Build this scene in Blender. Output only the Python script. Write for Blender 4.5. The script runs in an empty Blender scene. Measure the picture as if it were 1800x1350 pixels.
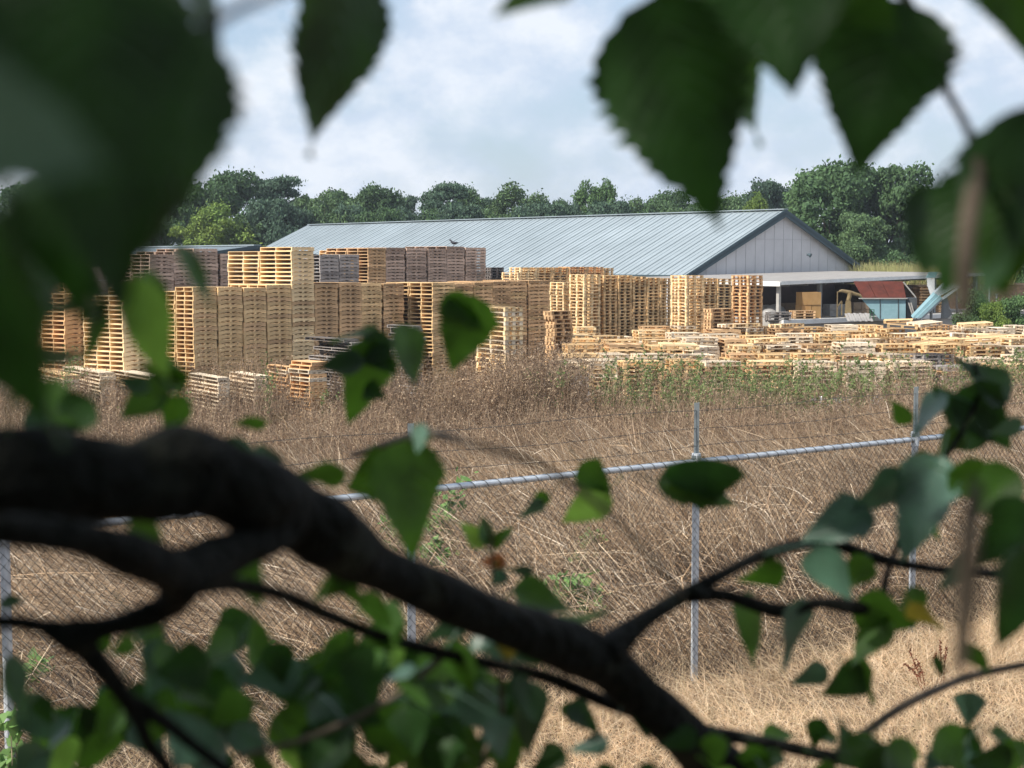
import bpy, bmesh, math, random
import numpy as np
from mathutils import Vector, Matrix
R = math.radians
rnd = random.Random(11)
nr = np.random.default_rng(7)
S = bpy.context.scene
COL = S.collection

# ------------------------------------------------------------------ camera
F = 2700.0                      # focal length in pixels of an 1800 px wide picture
CH = 3.41
PITCH = math.atan(214.0 / F)
cd = bpy.data.cameras.new('camera'); cam = bpy.data.objects.new('camera', cd); COL.objects.link(cam)
cam.location = (0, 0, CH); cam.rotation_euler = (math.pi/2 - PITCH, 0, 0)
cd.sensor_width = 36; cd.lens = F/1800*36
cd.clip_start = 0.02; cd.clip_end = 5000
cd.dof.use_dof = True; cd.dof.focus_distance = 40; cd.dof.aperture_fstop = 9.5
S.camera = cam

# ------------------------------------------------------------------ world, sun
SUN_H = Vector((-0.82, -0.57, 0)).normalized(); SUN_EL = 43
w = bpy.data.worlds.new('World'); S.world = w; w.use_nodes = True
nt = w.node_tree; nd = nt.nodes; lk = nt.links; nd.clear()
def N(t, **k):
    n = nd.new(t)
    for a, b in k.items(): setattr(n, a, b)
    return n
out = N('ShaderNodeOutputWorld'); bg = N('ShaderNodeBackground'); bg.inputs[1].default_value = 0.10
sky = N('ShaderNodeTexSky'); sky.sky_type = 'NISHITA'; sky.sun_disc = False
sky.sun_elevation = R(SUN_EL); sky.sun_rotation = math.atan2(SUN_H.x, SUN_H.y)
sky.air_density = 1.3; sky.dust_density = 1.0; sky.ozone_density = 1.5
tc = N('ShaderNodeTexCoord')
mp = N('ShaderNodeMapping'); mp.inputs['Scale'].default_value = (1, 1, 1.5); mp.inputs['Location'].default_value = (3.1, 0.4, 1.25)
lk.new(tc.outputs['Generated'], mp.inputs[0])
n1 = N('ShaderNodeTexNoise'); n1.inputs['Scale'].default_value = 6.5; n1.inputs['Detail'].default_value = 12; n1.inputs['Roughness'].default_value = 0.60; n1.inputs['Distortion'].default_value = 0.1
n2 = N('ShaderNodeTexNoise'); n2.inputs['Scale'].default_value = 13; n2.inputs['Detail'].default_value = 10; n2.inputs['Roughness'].default_value = 0.6
lk.new(mp.outputs[0], n1.inputs['Vector']); lk.new(mp.outputs[0], n2.inputs['Vector'])
cr = N('ShaderNodeValToRGB'); cr.color_ramp.elements[0].position = 0.36; cr.color_ramp.elements[1].position = 0.55
lk.new(n1.outputs[0], cr.inputs[0])
cc = N('ShaderNodeValToRGB'); e = cc.color_ramp.elements
e[0].position = 0.42; e[0].color = (5.0, 5.8, 7.0, 1); e[1].position = 0.60; e[1].color = (6.7, 7.15, 7.8, 1)
lk.new(n2.outputs[0], cc.inputs[0])
mx = N('ShaderNodeMixRGB'); lk.new(cr.outputs[0], mx.inputs[0])
tint = N('ShaderNodeMixRGB', blend_type='MIX'); tint.inputs[0].default_value = 0.55; tint.inputs[2].default_value = (3.7, 5.0, 7.0, 1)
lk.new(sky.outputs[0], tint.inputs[1]); lk.new(tint.outputs[0], mx.inputs[1]); lk.new(cc.outputs[0], mx.inputs[2])
lk.new(mx.outputs[0], bg.inputs[0]); lk.new(bg.outputs[0], out.inputs[0])
sl = bpy.data.lights.new('sun', 'SUN'); sl.energy = 4.6; sl.angle = R(0.53); sl.color = (1, 0.94, 0.84)
so = bpy.data.objects.new('sun', sl); COL.objects.link(so)
sd = Vector((SUN_H.x*math.cos(R(SUN_EL)), SUN_H.y*math.cos(R(SUN_EL)), math.sin(R(SUN_EL))))
so.rotation_euler = sd.to_track_quat('Z', 'Y').to_euler()
S.view_settings.view_transform = 'Standard'; S.view_settings.look = 'None'
S.view_settings.exposure = 0.42; S.view_settings.gamma = 1
S.render.engine = 'CYCLES'
S.cycles.max_bounces = 6; S.cycles.transmission_bounces = 4; S.cycles.diffuse_bounces = 4; S.cycles.transparent_max_bounces = 6

# ------------------------------------------------------------------ helpers
cp, sp_ = math.cos(PITCH), math.sin(PITCH)
def ray(px, py):
    x = (px-900)/F; y = -(py-675)/F
    return Vector((x, cp + y*sp_, -sp_ + y*cp))
def P(px, py, d):               # the point seen at that pixel at ground distance d
    r = ray(px, py); return Vector((0, 0, CH)) + r*(d/r.y)
def G(px, py, z):               # the point seen at that pixel at height z
    r = ray(px, py); return Vector((0, 0, CH)) + r*((z-CH)/r.z)

def mat(name, col, rough=0.8, spec=0.3, metal=0, var=0.0, isl=0.0, nscale=3.0, bump=0.0, bscale=30.0, col2=None, transl=0.0, tcol=None, stretch=None, objrand=0.0, fac=(0.35, 0.65)):
    m = bpy.data.materials.new(name); m.use_nodes = True
    t = m.node_tree; n = t.nodes; l = t.links; b = n['Principled BSDF']
    b.inputs['Roughness'].default_value = rough; b.inputs['Metallic'].default_value = metal
    b.inputs['Specular IOR Level'].default_value = spec
    rgb = n.new('ShaderNodeRGB'); rgb.outputs[0].default_value = (*col, 1); c = rgb.outputs[0]
    co = n.new('ShaderNodeTexCoord'); vec = co.outputs['Object']
    if stretch:
        mpn = n.new('ShaderNodeMapping'); mpn.inputs['Scale'].default_value = stretch; l.new(vec, mpn.inputs[0]); vec = mpn.outputs[0]
    if col2 is not None:
        nz = n.new('ShaderNodeTexNoise'); nz.inputs['Scale'].default_value = nscale; nz.inputs['Detail'].default_value = 8; nz.inputs['Roughness'].default_value = 0.65
        l.new(vec, nz.inputs['Vector'])
        rp = n.new('ShaderNodeValToRGB'); rp.color_ramp.elements[0].position = fac[0]; rp.color_ramp.elements[1].position = fac[1]
        l.new(nz.outputs[0], rp.inputs[0])
        mixn = n.new('ShaderNodeMixRGB'); l.new(rp.outputs[0], mixn.inputs[0]); l.new(c, mixn.inputs[1]); mixn.inputs[2].default_value = (*col2, 1); c = mixn.outputs[0]
    def hsv(src, amt, sat=0.0):
        nonlocal c
        h = n.new('ShaderNodeHueSaturation'); mr = n.new('ShaderNodeMapRange'); mr.inputs['To Min'].default_value = 1-amt; mr.inputs['To Max'].default_value = 1+amt
        l.new(src, mr.inputs[0]); l.new(mr.outputs[0], h.inputs['Value']); l.new(c, h.inputs['Color'])
        c = h.outputs[0]
    if isl > 0:
        ge = n.new('ShaderNodeNewGeometry'); hsv(ge.outputs['Random Per Island'], isl)
    if objrand > 0:
        oi = n.new('ShaderNodeObjectInfo'); hsv(oi.outputs['Random'], objrand)
    if var > 0:
        nz2 = n.new('ShaderNodeTexNoise'); nz2.inputs['Scale'].default_value = nscale*0.37; nz2.inputs['Detail'].default_value = 5; l.new(vec, nz2.inputs['Vector']); hsv(nz2.outputs[0], var)
    l.new(c, b.inputs['Base Color'])
    if bump > 0:
        nb = n.new('ShaderNodeTexNoise'); nb.inputs['Scale'].default_value = bscale; nb.inputs['Detail'].default_value = 6; l.new(vec, nb.inputs['Vector'])
        bn = n.new('ShaderNodeBump'); bn.inputs['Strength'].default_value = bump; bn.inputs['Distance'].default_value = 0.02; l.new(nb.outputs[0], bn.inputs['Height']); l.new(bn.outputs[0], b.inputs['Normal'])
    if transl > 0:
        tr = n.new('ShaderNodeBsdfTranslucent'); ms = n.new('ShaderNodeMixShader'); ms.inputs[0].default_value = transl
        if tcol: tr.inputs[0].default_value = (*tcol, 1)
        else: l.new(c, tr.inputs[0])
        o = n['Material Output']; l.new(b.outputs[0], ms.inputs[1]); l.new(tr.outputs[0], ms.inputs[2]); l.new(ms.outputs[0], o.inputs[0])
    return m

class MB:
    def __init__(s): s.v = []; s.f = []; s.m = []; s.n = 0; s.uv = None
    def add(s, v, f, mi=0):
        v = np.asarray(v, float).reshape(-1, 3); f = [tuple(int(i)+s.n for i in q) for q in f]
        s.v.append(v); s.f += f; s.m += [mi]*len(f); s.n += len(v)
    def box(s, c, size, M=None, mi=0, taper=None):
        x, y, z = (q/2 for q in size)
        v = np.array([[-x,-y,-z],[x,-y,-z],[x,y,-z],[-x,y,-z],[-x,-y,z],[x,-y,z],[x,y,z],[-x,y,z]])
        if taper: v[4:, :2] *= taper
        if M is not None: v = v @ np.array(M).T[:3, :3]
        s.add(v + np.array(c), [(0,3,2,1),(4,5,6,7),(0,1,5,4),(1,2,6,5),(2,3,7,6),(3,0,4,7)], mi)
    def bar(s, a, b, wd, ht, mi=0):     # a square bar from a to b
        a = Vector(a); b = Vector(b); d = (b-a); L = d.length; q = d.to_track_quat('X', 'Z').to_matrix()
        s.box((a+b)/2, (L, wd, ht), q, mi)
    def tube(s, pts, rad, k=8, cap=True, mi=0, noise=0.0):
        pts = [Vector(p) for p in pts]; n = len(pts)
        if not hasattr(rad, '__len__'): rad = [rad]*n
        V = []; T = []
        for i in range(n): T.append((pts[min(i+1, n-1)]-pts[max(i-1, 0)]).normalized())
        up = Vector((0, 0, 1)) if abs(T[0].z) < 0.9 else Vector((1, 0, 0))
        a = T[0].cross(up).normalized()
        for i in range(n):
            a = (a - T[i]*a.dot(T[i])).normalized(); b = T[i].cross(a)
            for j in range(k):
                th = 2*math.pi*j/k; r = rad[i]*(1+(rnd.uniform(-noise, noise) if noise else 0)); V.append(pts[i]+(a*math.cos(th)+b*math.sin(th))*r)
        Fs = [(i*k+j, i*k+(j+1) % k, (i+1)*k+(j+1) % k, (i+1)*k+j) for i in range(n-1) for j in range(k)]
        if cap: Fs += [tuple(range(k-1, -1, -1)), tuple((n-1)*k+j for j in range(k))]
        s.add([tuple(q) for q in V], Fs, mi)
    def prism(s, poly, d, mi=0):        # polygon of 3-D points extruded by vector d
        n = len(poly); a = [tuple(Vector(p)) for p in poly]; b = [tuple(Vector(p)+Vector(d)) for p in poly]
        s.add(a+b, [tuple(range(n))[::-1], tuple(range(n, 2*n))]+[(i, (i+1) % n, n+(i+1) % n, n+i) for i in range(n)], mi)
    def mesh(s, name, mats, smooth=False):
        me = bpy.data.meshes.new(name)
        me.from_pydata(np.concatenate(s.v).tolist() if s.v else [], [], s.f)
        for q in (mats if isinstance(mats, (list, tuple)) else [mats]): me.materials.append(q)
        if any(s.m): me.polygons.foreach_set('material_index', s.m)
        if smooth: me.polygons.foreach_set('use_smooth', [True]*len(me.polygons))
        me.update(); return me
    def build(s, name, mats, parent=None, smooth=False, recalc=False):
        me = s.mesh(name, mats, smooth)
        if recalc:
            bm = bmesh.new(); bm.from_mesh(me); bmesh.ops.recalc_face_normals(bm, faces=bm.faces); bm.to_mesh(me); bm.free()
        return obj(name, me, parent)
def fast_mesh(name, V, Q, mats, mi=None, smooth=False):        # numpy quads
    me = bpy.data.meshes.new(name); nv = len(V); nf = len(Q)
    me.vertices.add(nv); me.vertices.foreach_set('co', np.ascontiguousarray(V, dtype=np.float32).ravel())
    me.loops.add(nf*4); me.loops.foreach_set('vertex_index', np.ascontiguousarray(Q, dtype=np.int32).ravel())
    me.polygons.add(nf); me.polygons.foreach_set('loop_start', np.arange(0, nf*4, 4, dtype=np.int32))
    if mi is not None: me.polygons.foreach_set('material_index', np.ascontiguousarray(mi, dtype=np.int32))
    me.polygons.foreach_set('use_smooth', np.full(nf, bool(smooth)))
    for q in (mats if isinstance(mats, (list, tuple)) else [mats]): me.materials.append(q)
    me.update(calc_edges=True); return me
def obj(name, me, parent=None):
    o = bpy.data.objects.new(name, me); COL.objects.link(o)
    if parent: o.parent = parent
    return o
def empty(name, loc=(0,0,0), rz=0): 
    o = bpy.data.objects.new(name, None); COL.objects.link(o); o.location = loc; o.rotation_euler = (0, 0, rz); o.empty_display_size = 0.2; return o
def tag(o, label=None, cat=None, group=None, kind=None):
    if label: o['label'] = label
    if cat: o['category'] = cat
    if group: o['group'] = group
    if kind: o['kind'] = kind
    return o

# ------------------------------------------------------------------ fence line and terrain
RAILH = 1.8
fa = G(745, 861, RAILH); fb = G(1610, 772, RAILH); fdir = (fb-fa); fdir.z = 0; fdir.normalize()
fnor = Vector((-fdir.y, fdir.x, 0))          # away from the camera
YARD = -1.5
def fdist(x, y): return (x-fa.x)*fnor.x + (y-fa.y)*fnor.y
def sstep(t): t = np.clip(t, 0, 1); return t*t*(3-2*t)
def tz(x, y):
    x = np.asarray(x, float); y = np.asarray(y, float)
    d = fdist(x, y)
    z = YARD*sstep((d-2.0)/19.0)
    rough = np.clip((d+1)/3, 0.25, 1)*np.clip((60-d)/20, 0, 1)
    return z + rough*(0.05*np.sin(x*1.3+y*0.7)+0.04*np.sin(x*2.9-y*1.9+1)+0.03*np.sin(y*4.1+x*0.6))
xs = np.concatenate([-np.geomspace(2500, 30, 20), np.arange(-28, 29, 0.5), np.geomspace(30, 2500, 20)])
ys = np.concatenate([-np.geomspace(1500, 10, 12), np.arange(-8, 60, 0.5), np.geomspace(61, 4000, 34)])
XX, YY = np.meshgrid(xs, ys); ZZ = tz(XX, YY)
V = np.stack([XX.ravel(), YY.ravel(), ZZ.ravel()], 1); nx, ny = len(xs), len(ys)
ii, jj = np.meshgrid(np.arange(nx-1), np.arange(ny-1)); a0 = (jj*nx+ii).ravel()
Q = np.stack([a0, a0+1, a0+nx+1, a0+nx], 1)
M_ground = mat('ground_litter', (0.13, 0.09, 0.058), 0.95, 0.1, col2=(0.06, 0.043, 0.03), nscale=5, bump=0.6, bscale=9, var=0.3)
tag(obj('ground', fast_mesh('ground', V, Q, M_ground, smooth=True)), 'dry brown earth and litter under the weeds', kind='structure')

# ------------------------------------------------------------------ chain link fence
M_galv = mat('galvanised_steel', (0.60, 0.64, 0.68), 0.5, 0.5, metal=0.25, col2=(0.42, 0.45, 0.49), nscale=9, bump=0.1, bscale=60)
M_dgalv = mat('dull_galvanised_angle', (0.22, 0.25, 0.26), 0.6, 0.4, metal=0.2, col2=(0.15, 0.17, 0.18), nscale=8)
M_wire = mat('fence_wire', (0.06, 0.065, 0.065), 0.6, 0.4, metal=0.3)
fence = empty('chain_link_fence', (fa.x, fa.y, 0)); FO = Vector(fence.location)
tag(fence, 'galvanised chain link fence with round posts and top rail crossing the dry grass', 'fence')
def fpoint(px):       # where the fence line stands under that column of the picture
    r = ray(px, 800); r2 = Vector((r.x, r.y)); 
    # solve fa + s*fdir parallel to r2
    s = (fa.x*r2.y - fa.y*r2.x)/(fdir.y*r2.x - fdir.x*r2.y)
    p = fa + fdir*s; return Vector((p.x, p.y, 0)), s
for px, tall in ((1224, 1), (1608, 1), (722, 1), (4, 1), (2040, 1)):
    p, s = fpoint(px); z0 = float(tz(p.x, p.y))
    m = MB(); m.tube([p+Vector((0,0,-0.1))-FO, p+Vector((0,0,RAILH+0.03))-FO], 0.030, 14)
    m.tube([p+Vector((0,0,RAILH-0.06))-FO, p+Vector((0,0,RAILH+0.07))-FO], 0.036, 14)
    post = m.build('post', M_galv, fence, smooth=False)
    m = MB(); m.box(p+Vector((0,0,RAILH+0.27))-FO, (0.042, 0.005, 0.42)); m.box(p+Vector((0.019,0.02,RAILH+0.27))-FO, (0.005, 0.042, 0.42)); m.box(p+Vector((0,0,RAILH+0.04))-FO, (0.07,0.07,0.03))
    m.build('post_extension', M_dgalv, post)
s0 = fpoint(-250)[1]; s1 = fpoint(2300)[1]
m = MB(); m.tube([fa+fdir*s0-FO, fa+fdir*s1-FO], 0.0245, 14); m.build('top_rail', M_galv, fence)
m = MB(); pts = []
for j in range(int((s1-s0)/0.0115)):      # one long tie wire wound round the rail
    t = j/10*2*math.pi; c = fa+fdir*(s0+j*0.0115)-FO; pts.append(c+fnor*math.cos(t)*0.0275+Vector((0,0,1))*math.sin(t)*0.0275)
m.tube(pts, 0.0022, 4, cap=False)
m.build('tie_wire', M_wire, fence)
m = MB(); cell = 0.055; hgt = RAILH-0.03
n = int((s1-s0)/(cell*1.15)); q = []
for i in range(-30, n):
    for sg in (1, -1):
        a = s0 + i*cell*1.15; b = a + sg*hgt*0.9
        if min(a, b) > s1: continue
        off = 0.003*sg
        a0_, b0_ = (fa+fdir*a+fnor*(-0.028+off)), (fa+fdir*b+fnor*(-0.028+off))
        k = 10; pts = []
        for j in range(k+1):
            t = j/k; pp = a0_.lerp(b0_, t); pp.z = 0.02+hgt*t
            pp += fnor*rnd.uniform(-0.004, 0.004)
            pts.append(pp-FO)
        m.tube(pts, 0.0017, 3, cap=False)
m.build('wire_mesh', M_wire, fence)
for h in (0.12, 0.26, 0.42):
    m = MB(); pts = []
    for j in range(60):
        t = j/59; s = s0+(s1-s0)*t; pts.append(fa+fdir*s+Vector((0,0,h+0.012*math.sin(s*2.3+h*9)))-FO)
    m.tube(pts, 0.0019, 4)
    for j in range(int((s1-s0)/0.13)):
        c = fa+fdir*(s0+j*0.13)+Vector((0,0,h+0.012*math.sin((s0+j*0.13)*2.3+h*9)))-FO
        m.bar(c+Vector((-0.008,0,-0.012)), c+Vector((0.008,0,0.012)), 0.002, 0.002)
    m.build('barbed_wire', M_wire, fence)

# ------------------------------------------------------------------ pallets
def wood(name, c, c2, dirt=0.12):
    return mat(name, c, 0.85, 0.15, col2=c2, nscale=2.3, isl=0.42, objrand=0.22, bump=0.15, bscale=40, stretch=(1, 1, 1), fac=(0.42, 0.75))
W = {'yellow': wood('fresh_pine', (0.80, 0.60, 0.35), (0.66, 0.46, 0.25)),
     'tan': wood('tan_pine', (0.70, 0.485, 0.255), (0.50, 0.325, 0.165)),
     'brown': wood('brown_pine', (0.59, 0.385, 0.21), (0.38, 0.24, 0.135)),
     'pink': wood('pinkish_weathered_pine', (0.47, 0.345, 0.27), (0.35, 0.26, 0.21)),
     'grey': wood('grey_weathered_pine', (0.33, 0.30, 0.28), (0.24, 0.215, 0.205)),
     'dark': wood('dark_wet_pine', (0.17, 0.145, 0.13), (0.11, 0.095, 0.09)),
     'orange': wood('orange_pine', (0.66, 0.41, 0.21), (0.52, 0.32, 0.17)),
     'pale': wood('bleached_pine', (0.72, 0.60, 0.45), (0.55, 0.44, 0.31))}
WK = list(W)
def pallet_boxes(kind, a, b, h, ns=3):
    """boxes (part, centre, size); a along x, b along y, origin at the near lower corner"""
    B = []
    if kind == 'S':
        t = 0.018*h/0.13
        for k in range(ns):
            y = 0.02+(b-0.04)*k/(ns-1); lo = t; hi = h-t-0.002; nch = lo+0.021
            B.append(('stringer', k, (a/2, y, (nch+hi)/2), (a, 0.04, hi-nch)))
            for x0, x1 in ((0, a*0.24), (a*0.46, a*0.54), (a*0.76, a)):
                B.append(('stringer', k, ((x0+x1)/2, y, (lo+nch)/2), (x1-x0, 0.04, nch-lo)))
        nb = 8
        for k in range(nb): B.append(('top_deck', 0, ((k+0.5)*a/nb, b/2, h-t/2-0.001), (a/nb*0.86, b+0.004, t)))
        for k in range(5): B.append(('bottom_deck', 0, (0.05+(a-0.1)*k/4, b/2, t/2), (0.1, b+0.003, t)))
    else:
        t = h*0.15
        bw = 0.11
        for i in range(3):
            for j in range(3):
                B.append(('block_row', j, (bw/2+(a-bw)*i/2, bw/2+(b-bw)*j/2, t+(h-3*t)/2), (bw, bw, h-3*t-0.001)))
        for j in range(3): B.append(('bottom_deck', 0, (a/2, bw/2+(b-bw)*j/2, t/2), (a, 0.10, t-0.002)))
        for i in range(3): B.append(('top_deck', 0, (bw/2+(a-bw)*i/2, b/2, h-1.5*t), (bw, b, t-0.002)))
        for j in range(5): B.append(('top_deck', 0, (a/2, 0.05+(b-0.1)*j/4, h-t/2-0.002), (a+0.004, 0.115 if j % 2 == 0 else 0.10, t-0.003)))
    return B
BF = np.array([(0,3,2,1),(4,5,6,7),(0,1,5,4),(1,2,6,5),(2,3,7,6),(3,0,4,7)])
def boxverts(c, s):
    x, y, z = (q/2 for q in s)
    return np.array([[-x,-y,-z],[x,-y,-z],[x,y,-z],[-x,y,-z],[-x,-y,z],[x,-y,z],[x,y,z],[-x,y,z]])+np.array(c)
TPL = {}
def tpl(kind, a, b, h, ns):
    key = (kind, round(a, 2), round(b, 2), round(h, 3), ns)
    if key not in TPL:
        B = pallet_boxes(kind, a, b, h, ns)
        V = np.concatenate([boxverts(q[2], q[3]) for q in B]); Qd = np.concatenate([BF+8*i for i in range(len(B))])
        parts = {}
        for i, q in enumerate(B): parts.setdefault((q[0], q[1]), []).append(i)
        TPL[key] = dict(V=V, Q=Qd, parts=parts, meshes={}, key=key)
    return TPL[key]
def tmesh(T, part, mk):
    k = (part, mk)
    if k not in T['meshes']:
        if part is None: V, Qd = T['V'], T['Q']
        else:
            idx = T['parts'][part]; V = np.concatenate([T['V'][8*i:8*i+8] for i in idx]); Qd = np.concatenate([BF+8*i for i in range(len(idx))])
        T['meshes'][k] = fast_mesh('pallet' if part is None else part[0], V, Qd, W[mk])
    return T['meshes'][k]
PAL = []      # every pallet: dict(d, score, T, mk, loc, rz, label, group)
ORD = 'top second third fourth fifth sixth seventh eighth ninth tenth eleventh twelfth thirteenth fourteenth fifteenth sixteenth seventeenth eighteenth nineteenth twentieth'.split()
def stack_at(c, th, a, b, ztop, kind, mk, phrase, vis, ph=0.13, ns=3, jit=0.009, group='pallets in stacks', alt=None, lean=0.0, boost=1.0, z0=YARD+0.02, turn=0.35):
    n = max(1, round((ztop-z0)/ph)); h = (ztop-z0)/n
    T = tpl(kind, a, b, h, ns); cx, sx = math.cos(th), math.sin(th)
    for k in range(n):                      # k = 0 is the lowest
        top = n-1-k
        drift = 0.02*math.sin(k*0.33+c[0]*7)
        rz = th+R(rnd.gauss(0, turn)); jx, jy = rnd.gauss(0, jit)+lean*k/n+drift, rnd.gauss(0, jit)+drift
        loc = (c[0]+cx*jx-sx*jy, c[1]+sx*jx+cx*jy, z0+k*h)
        m_ = mk if (alt is None or rnd.random() > alt[1]) else alt[0]
        lab = None
        if phrase and top < vis: lab = ('topmost pallet of the ' if top == 0 else '%s pallet down the ' % ORD[top])+phrase
        PAL.append(dict(score=(boost/c[1]) if lab else 0, T=T, mk=m_, loc=loc, rz=rz, label=lab, group=group, d=c[1], h=h))
def corner(px, ytop, d): return P(px, ytop, d)
def run_to(c, th, px, along):   # physical length from corner c to the picture column px along u (right) or v (left)
    r = ray(px, 560); tx = r.x/r.y
    dx, dy = (math.cos(th), math.sin(th)) if along == 'u' else (-math.sin(th), math.cos(th))
    return (tx*c.y-c.x)/(dx-tx*dy)
def stack(pxL, pxC, pxR, ytop, d, kind, mk, phrase, vis, th=52, **k):
    """near corner at column pxC; left face reaches pxL, right face pxR"""
    c = corner(pxC, ytop, d); t = R(th)
    a = k.pop('a', None) or run_to(c, t, pxR, 'u')-0.02; b = k.pop('b', None) or run_to(c, t, pxL, 'v')-0.02
    stack_at((c.x, c.y), t, a, b, c.z, kind, mk, phrase, vis, **k); return c, a, b
def row(cols, tops, d, kind, mks, phrases, vis, th=52, depth=0.95, gaps=None, behind=0, **k):
    """stacks side by side along u, the right faces between the given picture columns"""
    c0 = corner(cols[0], tops[0], d); t = R(th); u = Vector((math.cos(t), math.sin(t), 0)); v = Vector((-math.sin(t), math.cos(t), 0))
    for i in range(len(cols)-1):
        s_a = 0 if i == 0 else run_to(c0, t, cols[i], 'u'); s_b = run_to(c0, t, cols[i+1], 'u')
        p = c0+u*s_a; zt = CH-0
        dd = p.y; pt = P(cols[i], tops[i], dd); dp = depth[i] if isinstance(depth, (list, tuple)) else depth
        a = (s_b-s_a)-(gaps[i] if gaps else 0.03)
        sh = rnd.uniform(-0.05, 0.05)
        mk = mks[i] if isinstance(mks, (list, tuple)) else mks
        stack_at((p.x+v.x*sh, p.y+v.y*sh), t, a, dp, pt.z, kind, mk, phrases[i] if phrases else None, vis[i] if isinstance(vis, (list, tuple)) else vis, **k)
        for q in range(behind):
            pb = p+v*((dp+0.04)*(q+1)+sh)
            stack_at((pb.x, pb.y), t, a, dp, pt.z-0.13*rnd.choice((0, 0, 0, 1)), kind, mk, None, 0, **k)
GL = 'pallets of the tall brown stacks on the left'
# front row of tall brown stacks
row([341, 384, 427, 470, 514, 554, 597, 637, 676, 713], [505, 505, 506, 501, 434, 500, 497, 498, 499], 45, 'S',
    ['tan', 'tan', 'tan', 'tan', 'yellow', 'brown', 'brown', 'tan', 'brown'],
    ['tan stack with bright ladder-like end beside the hanging leaf', 'tan stack second from the bright ladder-like end',
     'tan stack left of the dark gap in the front row', 'tan stack just left of the tallest yellow stack', 'tallest yellow stack rising above its row',
     'brown stack just right of the tallest yellow stack', 'brown stack second right of the tallest yellow stack',
     'brown stack third right of the tallest yellow stack', 'brown stack at the right end of the front row'],
    [20, 18, 18, 18, 20, 14, 13, 13, 10], depth=[0.80, 0.8, 0.8, 0.8, 1.46, 0.8, 0.8, 0.8, 0.8], gaps=[.02, .02, .09, .03, .03, .07, .03, .1, .05],
    ns=3, ph=0.131, group=GL, behind=1, alt=('brown', 0.12))
# dark-gap neighbours are real gaps; the second row
row([760, 800, 832, 865, 896, 928, 966], [497, 499, 497, 495, 495, 493], 52, 'S', ['tan', 'brown', 'brown', 'brown', 'brown', 'brown'],
    ['stack with a pale ladder-like end above the pointed green leaf', 'brown stack behind the pointed green leaf', 'brown stack right of the pointed green leaf',
     'brown stack second right of the pointed green leaf', 'brown stack second from the right end of the middle row', 'brown stack at the right end of the middle row'],
    [12, 6, 8, 8, 11, 13], depth=[1.05]*6, gaps=[.02, .02, .02, .03, .03, .05], ph=0.131, group='pallets of the middle row of brown stacks', behind=1, alt=('tan', 0.15))
# rear rows whose tops stand against the blue roof
GR = 'pallets of the rear stacks under the blue roof'
row([562, 597, 632], [448, 447], 57, 'S', ['grey', 'grey'], ['grey weathered stack right of the tallest yellow stack', 'second grey weathered stack right of the tallest yellow stack'], 8, depth=0.9, ph=0.128, group=GR, behind=0)
row([648, 680, 716, 752, 785, 819, 855], [436, 435, 436, 437, 433, 435], 61, 'S', ['brown', 'pink', 'pink', 'pink', 'pink', 'pink'],
    ['first brown stack right of the grey rear stacks', 'second pinkish stack right of the grey rear stacks', 'pinkish rear stack in the middle of its row', 'pinkish rear stack left of the perched bird',
     'pinkish rear stack with the bird on top', 'last pinkish rear stack against the blue roof'], 8, depth=1.15, ph=0.128, gaps=[.02, .10, .04, .03, .12, .03], group=GR, behind=1)
stack(562, 604, 612, 440, 66, 'S', 'tan', None, 0, a=1.1, group=GR)
row([262, 307, 344, 387], [447, 442, 437], 53, 'S', ['pink', 'pink', 'pink'], ['pinkish rear stack half hidden by dark leaves', 'pinkish rear stack second from the low blue roof end', 'pinkish rear stack in front of the low blue roof'], 9, depth=1.0, ph=0.13, group='pallets of the rear stacks on the left', behind=1)
row([388, 431], [446], 55.5, 'S', ['pink'], ['pinkish rear stack just left of the tallest yellow stack'], 8, depth=1.0, ph=0.13, group='pallets of the rear stacks on the left', behind=1)
# far left stacks
stack(145, 215, 250, 521, 42, 'S', 'yellow', 'wide yellow stack with four uprights on the far left', 16, a=1.0, ns=4, ph=0.128, group=GL)
stack(72, 113, 142, 517, 44, 'S', 'orange', 'orange stack beside the dark reddish face on the far left', 14, a=1.0, ph=0.13, group=GL, alt=('pale', .15))
stack(78, 112, 140, 457, 50, 'S', 'orange', 'high orange stack at the far left edge', 6, a=1.0, ph=0.13, group=GL)
stack(30, 60, 82, 484, 47, 'S', 'brown', 'brown stack at the far left edge of the yard', 10, a=0.9, ph=0.13, group=GL)
stack(190, 236, 262, 506, 48, 'S', 'tan', 'tan stack behind the leaf hanging on the left', 8, a=1.0, ph=0.13, group=GL)
# low piles in front on the left
GF = 'pallets of the low stacks in front on the left'
for i, (l, c_, r_, yt, d, mk, ph_) in enumerate([
    (48, 112, 140, 660, 40.5, 'tan', 'leftmost low stack behind the dry weeds'), (118, 176, 203, 655, 41, 'pale', 'second low stack from the left behind the dry weeds'),
    (186, 262, 290, 661, 40, 'tan', 'third low stack from the left behind the dry weeds'), (330, 382, 402, 664, 40, 'pale', 'low pale stack under the first tan tall stack'),
    (398, 446, 470, 661, 40.5, 'pale', 'low pale stack left of the orange low stack'), (471, 505, 520, 645, 41.5, 'orange', 'short orange stack left of the tall narrow orange one'),
    (508, 545, 575, 637, 40, 'orange', 'narrow orange low stack with a pale flat top'), (640, 668, 690, 640, 43, 'orange', 'small orange stack behind the dark pointed leaves')]):
    stack(l, c_, r_, yt, d, 'S', mk, ph_, 12, th=32 if i != 6 else 40, b=None, ph=0.105, group=GF, jit=0.02, turn=1.5, alt=('pale', .2), boost=0.93)
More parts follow.
